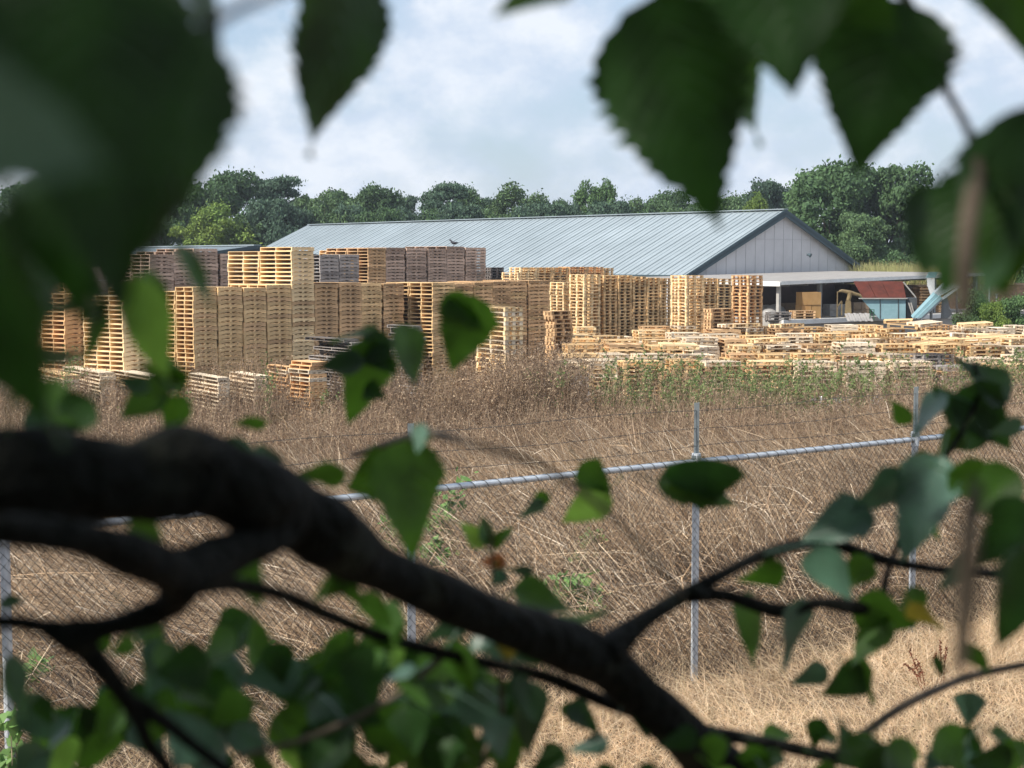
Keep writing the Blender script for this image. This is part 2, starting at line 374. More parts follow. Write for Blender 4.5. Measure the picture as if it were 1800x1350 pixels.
# grey slatted frames
for (l, c_, r_, yt, d, ph_, nn) in [(550, 612, 640, 597, 43.5, 'grey slatted stack with a sagging top left of the dark leaves', 6), (684, 725, 742, 573, 47, 'grey stack between the two pointed leaves', 7)]:
    stack(l, c_, r_, yt, d, 'S', 'grey', ph_, nn, th=35, ph=0.09, group='pallets of the grey slatted stacks', jit=0.06, turn=3.5, alt=('dark', .3))
# block pallets, middle and right
GB = 'pallets of the tall pierced stacks in the middle'
stack(836, 888, 920, 540, 46, 'B', 'yellow', 'yellow stack below the end of the middle row', 11, th=30, ph=0.144, group=GB, alt=('pale', .2), boost=1.1)
stack(958, 974, 1007, 547, 53, 'B', 'brown', 'brown stack beside the tall bright column', 6, th=42, ph=0.144, group=GB, jit=.03)
stack(966, 991, 1001, 496, 70, 'B', 'yellow', 'bright short column left of the tall bright column', 8, th=30, ph=0.144, group=GB, a=0.8)
stack(1000, 1027, 1056, 482, 68, 'B', 'yellow', 'tall bright column at the corner of the pierced block', 17, th=33, ph=0.144, group=GB)
row([1062, 1087, 1112, 1137, 1160, 1180], [484, 484, 486, 488, 489], 69, 'B', 'tan', ['first pierced tan stack right of the tall bright column', 'second pierced tan stack right of the tall bright column',
    'third pierced tan stack right of the tall bright column', 'fourth pierced tan stack right of the tall bright column', 'fifth pierced tan stack right of the tall bright column'], 16, th=30, depth=1.2, ph=0.144, group=GB, gaps=[.05]*5, behind=1)
stack(1178, 1207, 1237, 484, 66, 'B', 'yellow', 'tall golden stack left of the pierced pair', 17, th=33, ph=0.144, group=GB)
row([1237, 1260, 1285], [489, 490], 76, 'B', 'tan', ['left stack of the pierced pair between the golden and orange towers', 'right stack of the pierced pair between the golden and orange towers'], 12, th=30, depth=1.2, ph=0.144, group=GB, behind=1)
stack(1285, 1316, 1341, 484, 65, 'B', 'orange', 'free-standing orange tower in front of the open shed', 16, th=36, ph=0.144, group=GB)
row([915, 945, 972, 1000, 1031, 1060, 1078], [470, 470, 470, 469, 469, 471], 84, 'B', ['yellow', 'tan', 'tan', 'orange', 'orange', 'tan'], ['leftmost stack of the farthest row under the roof edge', 'second stack of the farthest row under the roof edge',
    'third stack of the farthest row under the roof edge', 'fourth stack of the farthest row under the roof edge', 'fifth stack of the farthest row under the roof edge', 'rightmost stack of the farthest row under the roof edge'], 4, th=30, depth=1.2, ph=0.144, group='pallets of the farthest row', behind=0)
stack(882, 911, 943, 479, 80, 'B', 'yellow', 'small yellow stack before the farthest row', 4, th=33, ph=0.144, group='pallets of the farthest row')
stack(852, 862, 886, 470, 82, 'B', 'dark', 'dark grey stack behind the middle row', 4, th=33, ph=0.144, group='pallets of the farthest row')
stack(1236, 1250, 1290, 543, 63, 'B', 'brown', 'low brown stack before the pierced pair', 5, th=33, ph=0.144, group=GB)
# wide field of low stacks on the right, row after row
rows = [(66, 573, 'the seventh row'), (62, 580, 'the sixth row'), (58.5, 588, 'the fifth row'), (55, 597, 'the fourth row'), (51.8, 608, 'the third row'), (49, 619, 'the second row'), (46.4, 632, 'the front row')]
fieldn = 0
for ri, (d, yt, nm) in enumerate(rows):
    x = (1010 if ri < 5 else 985)+rnd.uniform(-12, 5); k = 0
    if ri == 0: x = 1130
    while x < 1860:
        wl = rnd.choice((0.8, 1.2, 1.2, 1.0))*F/d; th = rnd.choice((8, 12, 16, 84, 10, 30))*1.0
        th = rnd.uniform(6, 12) if rnd.random() < 0.85 else rnd.uniform(20, 36)
        c = P(x, yt+rnd.gauss(0, 1.5)+(4 if ri > 4 else 0), d+rnd.uniform(-0.4, 0.4)); a = rnd.choice((0.8, 1.2, 1.2)); b = 1.2 if a == 0.8 else rnd.choice((0.8, 1.0))
        if ri in (5, 6) and x > 1640: c.z -= 0.1
        zt = c.z-(0.30 if (ri < 4 and rnd.random() < .12) else 0)
        mk = rnd.choice(('yellow', 'tan', 'pale', 'pale', 'tan', 'brown', 'pale', 'yellow', 'tan'))
        if ri >= 5 and 1600 < x < 1680: mk = 'grey'
        k += 1
        phr = None
        if ri == 6: phr = '%s stack, number %d from the left in the front row of the low field' % ({'yellow':'yellow','tan':'tan','pale':'pale','brown':'brown','orange':'orange','grey':'grey'}[mk], k)
        stack_at((c.x, c.y), R(th), a, b, zt, 'B' if rnd.random() < .8 else 'S', mk, phr, 11, ph=0.13, jit=0.014, turn=0.8, group='pallets of the front row of the low field', alt=(rnd.choice(('pale', 'tan', 'brown')), .3), boost=0.86)
        x += (a*math.cos(R(th))+0.1)*F/d+rnd.uniform(0, 9)+(b*math.sin(R(th)))*F/d*0.5
# loose pallets lying about on the tops, tilted
for i in range(16):
    ri = rnd.randrange(0, 6); d = rows[ri][0]; x = rnd.uniform(1030, 1800); c = P(x, rows[ri][1]-2, d)
    T = tpl('B', 1.2, 0.8, 0.144, 3)
    PAL.append(dict(score=0, T=T, mk=rnd.choice(('yellow', 'pale', 'tan')), loc=(c.x, c.y, c.z+0.05), rz=R(rnd.uniform(-20, 60)), label=None, group='', d=d, h=.144, tilt=(R(rnd.uniform(-4, 4)), R(rnd.uniform(-4, 4)))))
ORDW = dict(zip(range(1, 25), 'first second third fourth fifth sixth seventh eighth ninth tenth eleventh twelfth thirteenth fourteenth fifteenth sixteenth seventeenth eighteenth nineteenth twentieth'.split()))
for p in PAL:
    if p['label'] and ', number ' in p['label']:
        a_, b_ = p['label'].split(' stack, number '); num, rest = b_.split(' ', 1)
        col_ = a_.split(' ')[-1]; pos = a_.split(' pallet')[0]
        p['label'] = '%s pallet%s the %s stack, %s from left in front low row' % (pos, ' of' if pos == 'topmost' else ' down', col_, ORDW.get(int(num), 'last'))
order = sorted([i for i, p in enumerate(PAL) if p['label']], key=lambda i: -PAL[i]['score'])
chosen = set(order[:300])
print('pallets', len(PAL), 'labelled', len(order))
bulkV = []; bulkQ = []; bulkM = []; nv = 0
for i, p in enumerate(PAL):
    T = p['T']
    if i in chosen:
        lab = p['label']
        if p['d'] < 48 and T['key'][0] == 'S':
            o = empty('wooden_pallet', p['loc'], p['rz'])
            for part in T['parts']: obj(part[0], tmesh(T, part, p['mk']), o)
        else:
            o = obj('wooden_pallet', tmesh(T, None, p['mk'])); o.location = p['loc']; o.rotation_euler = (0, 0, p['rz'])
        tag(o, lab, 'pallet', p['group'])
    else:
        tl = p.get('tilt', (0, 0)); Mx = np.array((Matrix.Rotation(p['rz'], 3, 'Z') @ Matrix.Rotation(tl[0], 3, 'X') @ Matrix.Rotation(tl[1], 3, 'Y')))
        bulkV.append(T['V'] @ Mx.T + np.array(p['loc'])); bulkQ.append(T['Q']+nv); nv += len(T['V']); bulkM.append(np.full(len(T['Q']), WK.index(p['mk'])))
o = obj('pallet_stacks', fast_mesh('pallet_stacks', np.concatenate(bulkV), np.concatenate(bulkQ), [W[k] for k in WK], np.concatenate(bulkM)))
tag(o, 'remaining mass of stacked wooden pallets filling the yard', 'pallets', kind='stuff')

# ------------------------------------------------------------------ barns
ang = math.atan((1487+900)/F)
gd = Vector((math.cos(ang), math.sin(ang), 0)); rd = Vector((-math.sin(ang), math.cos(ang), 0))
M_roof = mat('blue_grey_roof_sheet', (0.305, 0.355, 0.385), 0.5, 0.35, metal=0.1, col2=(0.255, 0.30, 0.325), nscale=0.35, var=0.22)
M_seam = mat('roof_seam', (0.15, 0.185, 0.205), 0.6, 0.3)
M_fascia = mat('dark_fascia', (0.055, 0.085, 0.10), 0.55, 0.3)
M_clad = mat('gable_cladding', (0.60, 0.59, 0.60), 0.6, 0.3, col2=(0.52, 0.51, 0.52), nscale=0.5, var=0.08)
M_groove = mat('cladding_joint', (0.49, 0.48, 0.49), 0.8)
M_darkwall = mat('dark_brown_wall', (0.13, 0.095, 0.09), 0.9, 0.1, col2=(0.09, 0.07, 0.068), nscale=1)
def barn(root, P1, Wd, L, ze, zr, pitch_sp=0.5, wallm=None):
    """P1 near eave corner; gable along gd, ridge along rd. Coordinates relative to root"""
    O = Vector(root.location)
    def q(s, t, z): p = P1+gd*s+rd*t; return Vector((p.x, p.y, z))-O
    m = MB(); ov = 0.35; h = 0.04
    # ribbed sheet on both slopes, profile runs along the ridge
    for side in (0, 1):
        prof = []; t = -ov
        while t < L+ov:
            prof += [(t, 0), (t+pitch_sp-0.13, 0), (t+pitch_sp-0.11, h), (t+pitch_sp-0.04, h), (t+pitch_sp-0.02, 0)]; t += pitch_sp
        sl_ = (zr-ze)/(Wd/2); V = []; 
        for (tt, hh) in prof:
            if side == 0: A = q(-ov, tt, ze-ov*sl_+hh); B_ = q(Wd/2, tt, zr+hh)
            else: A = q(Wd+ov, tt, ze-ov*sl_+hh); B_ = q(Wd/2, tt, zr+hh)
            V += [tuple(A), tuple(B_)]
        n_ = len(prof); m.add(V, [(2*i, 2*i+2, 2*i+3, 2*i+1) if side else (2*i, 2*i+1, 2*i+3, 2*i+2) for i in range(n_-1)])
    roof = m.build('roof', M_roof, root)
    m = MB(); sl_ = (zr-ze)/(Wd/2)
    for side in (0,):
        t = -ov+pitch_sp-0.16; k = 0
        while t < L:
            a_ = q(-ov, t, ze-ov*sl_+0.012); b_ = q(Wd/2-0.3, t, zr-0.3*sl_+0.012)
            if k % 2 == 0: m.bar(a_, b_, 0.05, 0.02)
            t += pitch_sp; k += 1
    m.build('seam', M_seam, roof)
    m = MB(); m.bar(q(Wd/2, -ov, zr+0.07), q(Wd/2, L+ov, zr+0.07), 0.5, 0.06); m.build('ridge_cap', M_roof, roof)
    # walls
    t0 = 0.0; th = 0.15
    m = MB(); m.prism([q(0.1, 0, YARD-0.2), q(Wd-0.1, 0, YARD-0.2), q(Wd-0.1, 0, ze-0.10), q(Wd/2, 0, zr-0.14), q(0.1, 0, ze-0.10)], rd*th)
    wl = m.build('gable_wall', M_clad, root, recalc=True); m = MB()
    m.prism([q(0.1, L-th, YARD-0.2), q(Wd-0.1, L-th, YARD-0.2), q(Wd-0.1, L-th, ze-0.10), q(Wd/2, L-th, zr-0.14), q(0.1, L-th, ze-0.10)], rd*th)
    m.build('gable_wall', M_clad, root, recalc=True)
    m = MB(); k = 1
    while k*0.95 < Wd-0.3:
        s_ = k*0.95; zt = zr-0.2-abs(s_-Wd/2)*sl_-0.1; zb = 2.45
        if zt > zb: m.box((q(s_, -0.012, (zb+zt)/2)), (0.03, 0.02, zt-zb), Matrix.Rotation(ang, 3, 'Z'))
        k += 1
    zz = zr-1.9; hw = (zr-zz-0.35)/sl_
    m.box(q(Wd/2, -0.014, zz), (2*hw, 0.02, 0.03), Matrix.Rotation(ang, 3, 'Z'))
    m.build('panel_joint', M_groove, wl)
    m = MB(); m.box(q(0.2, L/2, (YARD+ze)/2-0.1), (0.15, L-0.4, ze-YARD), Matrix.Rotation(ang, 3, 'Z')); m.box(q(Wd-0.2, L/2, (YARD+ze)/2-0.1), (0.15, L-0.4, ze-YARD), Matrix.Rotation(ang, 3, 'Z'))
    m.build('side_wall', wallm, root)
    for sgn, nm in ((-1, 0), (1, 1)):
        a_ = q(Wd/2, -ov-0.02, zr-0.19); e_ = q(Wd/2+sgn*(Wd/2+ov), -ov-0.02, ze-ov*sl_-0.19)
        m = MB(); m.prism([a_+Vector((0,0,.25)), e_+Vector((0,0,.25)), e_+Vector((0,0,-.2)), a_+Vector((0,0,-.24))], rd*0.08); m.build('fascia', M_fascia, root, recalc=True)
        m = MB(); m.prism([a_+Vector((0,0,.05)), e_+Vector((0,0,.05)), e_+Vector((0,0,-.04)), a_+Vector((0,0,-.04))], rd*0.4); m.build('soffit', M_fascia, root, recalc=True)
    m = MB(); m.bar(q(-ov-0.06, -ov, ze-ov*sl_-0.02), q(-ov-0.06, L+ov, ze-ov*sl_-0.02), 0.16, 0.16); m.build('gutter', M_fascia, root)
    return q
P1 = P(1205, 483, 95); P1.z = 0
big = empty('shed', (P1.x, P1.y, YARD)); tag(big, 'long shed with blue-grey ribbed roof and grey gable behind the pallets', 'shed')
qb = barn(big, P1, 18.6, 54.5, 2.72, 6.80, wallm=M_clad)
m = MB(); m.box(qb(9.3, -0.05, 0.4), (18.0, 0.06, 3.8), Matrix.Rotation(ang, 3, 'Z')); m.build('painted_shade_wall', M_darkwall, big)  # dark sheet over the lower gable: interior shade put into its colour
m = MB(); m.box(qb(9.3, -0.10, 2.40), (18.3, 0.16, 0.14), Matrix.Rotation(ang, 3, 'Z')); m.build('flashing', M_fascia, big)
hp = P(1418, 448, 101.5)-Vector(big.location); m = MB(); m.tube([hp, hp+Vector((0.12,-0.05,0.02)), hp+Vector((0.24,-0.14,-0.05))], [0.07, 0.09, 0.15], 10); m.build('horn', M_fascia, big)
AP = P(447, 433, 90); P2 = AP-gd*4.0; P2.z = 0
low = empty('shed', (P2.x, P2.y, YARD)); tag(low, 'low shed with pale blue roof showing behind the pinkish rear stacks', 'shed')
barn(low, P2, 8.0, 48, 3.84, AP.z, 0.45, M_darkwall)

# open shed in front of the gable
M_conc = mat('concrete', (0.42, 0.40, 0.37), 0.9, 0.2, col2=(0.34, 0.325, 0.30), nscale=2, bump=0.2)
M_white = mat('white_painted_edge', (0.78, 0.78, 0.77), 0.6, 0.3, col2=(0.66, 0.65, 0.62), nscale=2)
M_felt = mat('roofing_felt', (0.34, 0.32, 0.30), 0.9, 0.2, col2=(0.26, 0.245, 0.235), nscale=1.2)
M_steel = mat('grey_steel', (0.24, 0.25, 0.25), 0.6, 0.4, metal=0.2, col2=(0.17, 0.175, 0.175), nscale=3)
Bc = P(1372, 499, 82); ZB = Bc.z
osd = empty('open_shed', (Bc.x, Bc.y, YARD)); tag(osd, 'flat roofed open shed with white edge in front of the grey gable', 'open shed'); OS = Vector(osd.location)
def qo(s, t, z): p = Bc+gd*s+rd*t; return Vector((p.x, p.y, z))-OS
m = MB(); m.prism([qo(0,0,ZB), qo(20,0,ZB+0.36), qo(20,11.3,ZB+0.42), qo(0,11.3,ZB+0.12)], (0,0,0.14)); m.build('roof', M_felt, osd, recalc=True)
m = MB(); m.prism([qo(-.05,-0.08,ZB-0.06), qo(20,-0.08,ZB+0.32), qo(20,-0.08,ZB+0.50), qo(-.05,-0.08,ZB+0.13)], rd*0.07); m.prism([qo(-0.1,-0.08,ZB-0.13), qo(-0.1,11,ZB-0.06), qo(-0.1,11,ZB+0.16), qo(-0.1,-0.08,ZB+0.13)], -gd*0.06); m.build('fascia', M_white, osd, recalc=True)
DZ = 0.40
for s_, t_, w_ in ((0.35, 0.4, 0.18), (3.9, 0.4, 0.22), (9.5, .4, .22), (15, .4, .22), (19.5, .4, .22), (0.35, 6, .22), (0.35, 10.8, .22)):
    m = MB(); m.box(qo(s_, t_, (DZ+ZB)/2+0.02*s_/2), (w_, w_, ZB-DZ+0.02*s_), Matrix.Rotation(ang, 3, 'Z')); m.build('post', M_conc if s_ < 1 else M_steel, osd)
for s_ in np.arange(1, 20, 1.6):
    m = MB(); m.bar(qo(s_, 0.2, ZB-0.09+s_*0.018), qo(s_, 11, ZB-0.05+s_*0.018), 0.1, 0.16); m.build('beam', M_steel, osd)
m = MB(); m.prism([qo(-1.9,-1.6,YARD-.1), qo(26,-1.6,YARD-.1), qo(26,11.2,YARD-.1), qo(-1.9,11.2,YARD-.1)], (0,0,DZ-YARD+.1-0.01)); tag(m.build('loading_dock', M_conc, recalc=True), 'raised concrete loading dock floor of the open shed', kind='structure')
bpy.data.objects['loading_dock'].location = OS
m = MB(); m.box(qo(6.6,-1.68,DZ-0.10), (17, 0.14, 0.24), Matrix.Rotation(ang, 3, 'Z')); o = m.build('barrier_beam', M_white); o.location = OS; tag(o, 'long white beam along the edge of the open shed floor', 'beam')

# things on the dock
M_card = mat('cardboard', (0.42, 0.255, 0.11), 0.85, 0.15, col2=(0.36, 0.215, 0.09), nscale=3)
M_cardd = mat('dull_cardboard', (0.26, 0.19, 0.13), 0.85, 0.15, col2=(0.19, 0.14, 0.1), nscale=3)
M_bag = mat('grey_film', (0.36, 0.35, 0.34), 0.4, 0.5, col2=(0.24, 0.235, 0.23), nscale=4, bump=0.5, bscale=8)
def at_dock(px, d): p = P(px, 540, d); return Vector((p.x, p.y, DZ))
def cartons(px, d, wpx, hpx, cols, rws, m_, label, cat='boxes', name='carton_stack', th=12):
    p = at_dock(px, d); wd = wpx*d/F; ht = hpx*d/F; o = empty(name, p, R(th)); tag(o, label, cat)
    for i in range(cols):
        for j in range(rws):
            mm = MB(); sx, sz = wd/cols, ht/rws
            mm.box((0,0,0), (sx-0.02, 0.9, sz-0.015)); mm.box((0, 0, sz/2-0.004), (sx-0.016, 0.06, 0.008)); mm.box((0,-0.452,0), (0.05, 0.006, sz-0.02))
            c = mm.build('carton', m_, o); c.location = ((i+0.5)*sx-wd/2+rnd.uniform(-.01,.01), rnd.uniform(-.03,.03), (j+0.5)*sz+0.012)
    mm = MB(); 
    for k in range(3): mm.box((-wd/2+0.06+k*(wd-0.12)/2, 0, 0.0), (0.1, 0.9, 0.02))
    mm.build('skid', W['tan'], o)
    return o
cartons(1421, 83.5, 36, 45, 2, 2, M_card, 'tall brown cardboard boxes standing in the open shed left of the post')
cartons(1389, 87, 32, 22, 1, 3, M_cardd, 'low dull brown boxes between the pillar and the tall cardboard boxes')
cartons(1470, 86, 38, 21, 2, 2, M_bag, 'film wrapped load right of the grey shed post', 'wrapped load', 'wrapped_load')
cartons(1508, 87, 30, 23, 2, 2, M_cardd, 'dull brown crates under the red lid of the blue hopper', 'crates', 'crate_stack')
def lump(name, c, s, m_, seed, parent=None):
    r_ = random.Random(seed); bm = bmesh.new(); bmesh.ops.create_icosphere(bm, subdivisions=3, radius=1)
    off = [Vector((r_.uniform(-1,1), r_.uniform(-1,1), r_.uniform(-1,1))).normalized() for _ in range(14)]; am = [r_.uniform(-.16, .16) for _ in off]
    for v in bm.verts:
        n_ = v.co.normalized(); k = 1+sum(a*max(0, n_.dot(q))**3 for a, q in zip(am, off))+r_.uniform(-.03,.03)
        v.co = Vector((n_.x*s[0]*k, n_.y*s[1]*k, max(n_.z, -0.55)*s[2]*k+0.55*s[2]))
    me = bpy.data.meshes.new(name); bm.to_mesh(me); bm.free(); me.materials.append(m_); me.polygons.foreach_set('use_smooth', [True]*len(me.polygons)); o = obj(name, me, parent); o.location = c; return o
for i, (px, d, sz, lb) in enumerate(((1346, 86, .55, 'grey plastic sack slumped left of the shed pillar'), (1362, 85.5, .6, 'pinkish grey sack beside the shed pillar'), (1353, 84, .4, 'smaller grey sack in front of the two larger ones'))):
    tag(lump('sack', at_dock(px, d), (sz, sz*0.7, sz*0.75), M_bag, i), lb, 'sack')
# pallets on the dock
def small_stack(px, d, n_, mk, label, th=8, a=1.2, b=0.8, z=DZ):
    p = at_dock(px, d)
    for k in range(n_):
        T = tpl('B', a, b, 0.144, 3); o = obj('wooden_pallet', tmesh(T, None, mk)); o.location = (p.x, p.y, z+k*0.146); o.rotation_euler = (0, 0, R(th+rnd.uniform(-3, 3)))
        tag(o, '%s pallet %s' % (('top' if k == n_-1 else 'lowest' if k == 0 else 'middle'), label), 'pallet', 'pallets on the shed floor')
small_stack(1352, 79.5, 3, 'grey', 'of the small grey stack at the shed edge'); small_stack(1396, 82, 3, 'brown', 'of the brown stack below the tall cardboard boxes')
small_stack(1612, 92, 3, 'orange', 'of the orange stack right of the blue hopper', a=1.5)
# timber packs behind hopper
p = at_dock(1629, 93); tp = empty('timber_pack', p, R(10)); tag(tp, 'orange timber stack between the blue hopper and the white conveyor', 'timber stack')
for k in range(9):
    mm = MB(); 
    for j in range(5): mm.box((0, -0.5+j*0.24, 0), (1.5, 0.2, 0.10))
    for j in (-1, 0, 1): mm.box((j*0.6, 0, 0.08), (0.06, 1.1, 0.05))
    c = mm.build('timber_layer', W['orange'], tp); c.location = (rnd.uniform(-.03, .03), 0, 0.06+k*0.17)
# workbench machine with yellow arm
M_yel = mat('ochre_paint', (0.26, 0.20, 0.10), 0.6, 0.3, col2=(0.18, 0.13, 0.07), nscale=4)
p = at_dock(1486, 84.5); sw = empty('stacking_machine', p); tag(sw, 'ochre stacking machine with a bent arm standing inside the open shed', 'machine')
m = MB(); m.box((0.15, 0, 0.45), (0.34, 0.34, 0.9), taper=0.7); m.build('machine_base', M_yel, sw)
m = MB(); m.tube([(0.15,0,0.9), (0.22,0,1.15), (0.25,0,1.35)], [0.11, 0.13, 0.16], 10); m.tube([(0.25,0,1.35), (-0.2,0,1.45), (-0.35,0,1.42)], [0.12, 0.09, 0.07], 10); m.tube([(0.25,0,1.35), (0.8,0,1.2), (1.15,0,0.95)], [0.12, 0.08, 0.05], 10); m.build('arm', M_yel, sw)
m = MB()
for a_, b_ in (((-0.45,0,0),(-0.45,0,1.4)), ((-0.45,0,1.4),(-0.15,0,1.4)), ((-0.45,0,0.55),(-0.2,0,0.9)), ((-0.2,0,0.9),(-0.2,0,0.1))): m.bar(a_, b_, 0.05, 0.05)
m.build('frame', M_yel, sw)

# hopper
M_teal = mat('pale_blue_steel', (0.27, 0.43, 0.48), 0.6, 0.35, col2=(0.20, 0.34, 0.38), nscale=1.5, var=0.15)
M_rust = mat('rust_red_sheet', (0.125, 0.036, 0.026), 0.85, 0.1, col2=(0.075, 0.026, 0.02), nscale=2.5, var=0.2)
M_dgrey = mat('dark_grey_steel', (0.09, 0.10, 0.105), 0.6, 0.3, col2=(0.06, 0.065, 0.07), nscale=2)
hd = 83.0
def hq(px, py, dd=0): return P(px, py, hd+dd)
h0 = at_dock(1560, hd); hop = empty('hopper', h0); tag(hop, 'pale blue steel hopper with a sloping rust red lid', 'hopper'); HO = Vector(h0)
m = MB(); m.prism([hq(1514,525)-HO, hq(1592,525)-HO, hq(1592,561)-HO, hq(1546,561)-HO], (0.35, 1.7, 0)); m.build('body', M_teal, hop, recalc=True)
m = MB()
for px in (1547, 1579): m.prism([hq(px-.6,525)-HO+Vector((0,-.03,0)), hq(px+.6,525)-HO+Vector((0,-.03,0)), hq(px+.6,560)-HO+Vector((0,-.03,0)), hq(px-.6,560)-HO+Vector((0,-.03,0))], (0,0.028,0))
m.build('rib', M_dgrey, hop, recalc=True)
for i, (x0, x1, y0, y1) in enumerate(((1500, 1525.5, 1516, 1539), (1526, 1549.5, 1539.5, 1562.5), (1550, 1587, 1563, 1592))):
    m = MB(); m.prism([hq(y0,523.5)-HO+Vector((0,-.1,0)), hq(y1,523.5)-HO+Vector((0,-.1,0)), hq(x1,495, 1.0)-HO, hq(x0,495, 1.0)-HO], (0,0.05,0.02)); m.build('lid_panel', M_rust, hop, recalc=True)
m = MB(); m.prism([hq(1509,523.6)-HO+Vector((0,-.16,0)), hq(1594,523.6)-HO+Vector((0,-.16,0)), hq(1594,525.4)-HO+Vector((0,-.16,0)), hq(1509,525.4)-HO+Vector((0,-.16,0))], (0,0.12,0)); m.build('rim', M_conc, hop, recalc=True)
m = MB(); m.prism([hq(1593.5,524,.3)-HO, hq(1612,524,.3)-HO, hq(1612,561,.3)-HO, hq(1593.5,561,.3)-HO], (0.3,1.4,0)); m.build('side_box', M_dgrey, hop, recalc=True)
for a_, b_ in ((hq(1588,496,.5), hq(1610,523,.5)), (hq(1597,532), hq(1606,560)), (hq(1601,532), hq(1609,560))):
    m = MB(); m.bar(a_-HO, b_-HO, .065, .065); m.build('strut', M_conc, hop)
# conveyor
M_zinc = mat('pale_zinc', (0.50, 0.54, 0.56), 0.45, 0.4, metal=0.2, col2=(0.40, 0.45, 0.48), nscale=2)
c0 = at_dock(1650, 80); cv = empty('conveyor', c0); tag(cv, 'pale steel conveyor rising steeply to the right beside the blue hopper', 'conveyor'); CO = Vector(c0)
def cq(px, py, dd=0): return P(px, py, 80+dd)-CO
m = MB(); m.prism([cq(1604,559), cq(1610,559), cq(1651,522), cq(1645,516)], (0.15, .9, 0.1)); m.prism([cq(1611,559,-.1), cq(1619,559,-.1), cq(1656,524,-.1), cq(1652,519,-.1)], (0, .1, 0)); m.build('trough', M_teal, cv, recalc=True)
m = MB(); m.prism([cq(1643,515), cq(1651,521), cq(1691,499), cq(1686,493), cq(1668,492)], (0.2, 1.0, 0.05)); m.build('spout', M_zinc, cv, recalc=True)
m = MB(); m.bar(cq(1618,561), cq(1655,525), .1, .14); m.bar(cq(1655,526), cq(1692,500), .08, .12); m.build('side_rail', M_zinc, cv)
m = MB(); m.prism([cq(1657,524,.4), cq(1664,520,.4), cq(1676,560,.4), cq(1655,560,.4)], (0.1,.5,0)); m.build('support_plate', M_steel, cv, recalc=True)
for a_, b_ in ((cq(1682,505,.5), cq(1682,562,.5)), (cq(1636,540,.5), cq(1636,562,.5))):
    m = MB(); m.bar(a_, b_, .09, .09); m.build('leg', M_steel, cv)
M_cyc = mat('white_chute_with_rust', (0.66, 0.68, 0.68), 0.55, 0.3, col2=(0.45, 0.22, 0.07), nscale=1.6, fac=(0.56, 0.66))
c1 = at_dock(1638, 86); cy = empty('dust_chute', c1); tag(cy, 'white rusty chute with a bent top above the conveyor', 'chute'); C1 = Vector(c1)
def yq(px, py): return P(px, py, 86)-C1
m = MB(); m.prism([yq(1630,489), yq(1643,489), yq(1643,514), yq(1637,521), yq(1631,503)], (0.1, .5, 0)); m.build('hood', M_cyc, cy, recalc=True)
m = MB(); m.prism([yq(1629,488), yq(1634,478), yq(1649,478), yq(1644,488)], (0.1,.55,0)); m.build('cap', M_teal, cy, recalc=True)
m = MB(); m.tube([yq(1637,520), yq(1637,562)], .08, 8); m.build('pipe', M_steel, cy)
# small green stand
M_green = mat('dark_green_paint', (0.035, 0.11, 0.06), 0.6, 0.3)
g0 = at_dock(1533, 80.5); gs = empty('green_stand', g0); tag(gs, 'small dark green metal stand at the left foot of the hopper', 'stand')
for dx in (-0.1, 0.1):
    m = MB(); m.bar((dx,0,0), (dx,0,0.55), .04, .04); m.build('leg', M_green, gs)
m = MB()
for z in (0.2, 0.38, 0.54): m.bar((-0.12,0,z), (0.12,0,z), .03, .03)
m.build('rung', M_green, gs)
# corrugated pale lid lying on the dock
g1 = at_dock(1510, 80.6); m = MB()
for k in range(9): m.box((-0.6+k*0.15, 0, 0.12+0.03*(k % 2)), (0.14, 0.9, 0.02), Matrix.Rotation(R(25), 3, 'X'))
o = m.build('roof_sheet', M_felt); o.location = g1; tag(o, 'pale corrugated sheet lying before the crates on the shed edge', 'sheet')
# lamp pole right side and wires in bushes
for px, yt, lb in ((1751, 517, 'thin grey pole standing in the bushes on the right'), (1738, 500, 'thin tall pole left of the grey pole in the bushes')):
    b_ = P(px, 560, 76); b_.z = YARD; t_ = P(px, yt, 76); m = MB(); m.tube([(0,0,0), (0,0,t_.z-YARD)], .045, 8); m.box((0,0,t_.z-YARD), (.14,.14,.04))
    o = m.build('pole', M_steel); o.location = b_; tag(o, lb, 'pole')

# plastic sheets in the weeds
M_film = mat('blue_white_film', (0.62, 0.67, 0.76), 0.35, 0.5, col2=(0.42, 0.47, 0.58), nscale=5, bump=0.8, bscale=6)
M_film2 = mat('grey_film_sheet', (0.42, 0.42, 0.45), 0.4, 0.5, col2=(0.3, 0.3, 0.33), nscale=5, bump=0.8, bscale=6)
def sheet(px0, px1, yt, yb, d, m_, lb, seed):
    a = P(px0, yt, d); b = P(px1, yt, d+0.4); zt = a.z; zb = P(px0, yb, d).z; r_ = random.Random(seed); nx_, nz_ = 26, 8; V = []
    for t in range(2):
        for j in range(nz_):
            for i in range(nx_):
                p = a.lerp(b, i/(nx_-1)); p.z = zb+(zt-zb)*j/(nz_-1)*(1+0.12*math.sin(i*1.1+seed)); p.y += 0.08*math.sin(i*0.9+j*.8)+r_.uniform(-.03,.03)+0.02*t+(nz_-j)*-.06
                V.append(tuple(p))
    m = MB(); o_ = nx_*nz_; Fc = []
    for j in range(nz_-1):
        for i in range(nx_-1): k = j*nx_+i; Fc += [(k, k+1, k+nx_+1, k+nx_), (o_+k, o_+k+nx_, o_+k+nx_+1, o_+k+1)]
    m.add(V, Fc); tag(m.build('plastic_sheet', m_, smooth=True), lb, 'plastic sheet')
sheet(1418, 1555, 699, 722, 43.6, M_film, 'crumpled blue-white plastic sheet behind the green stemmed weeds on the right', 3)
sheet(955, 1035, 660, 705, 44.6, M_film2, 'grey plastic sheet half hidden by weeds below the yellow stack', 5)

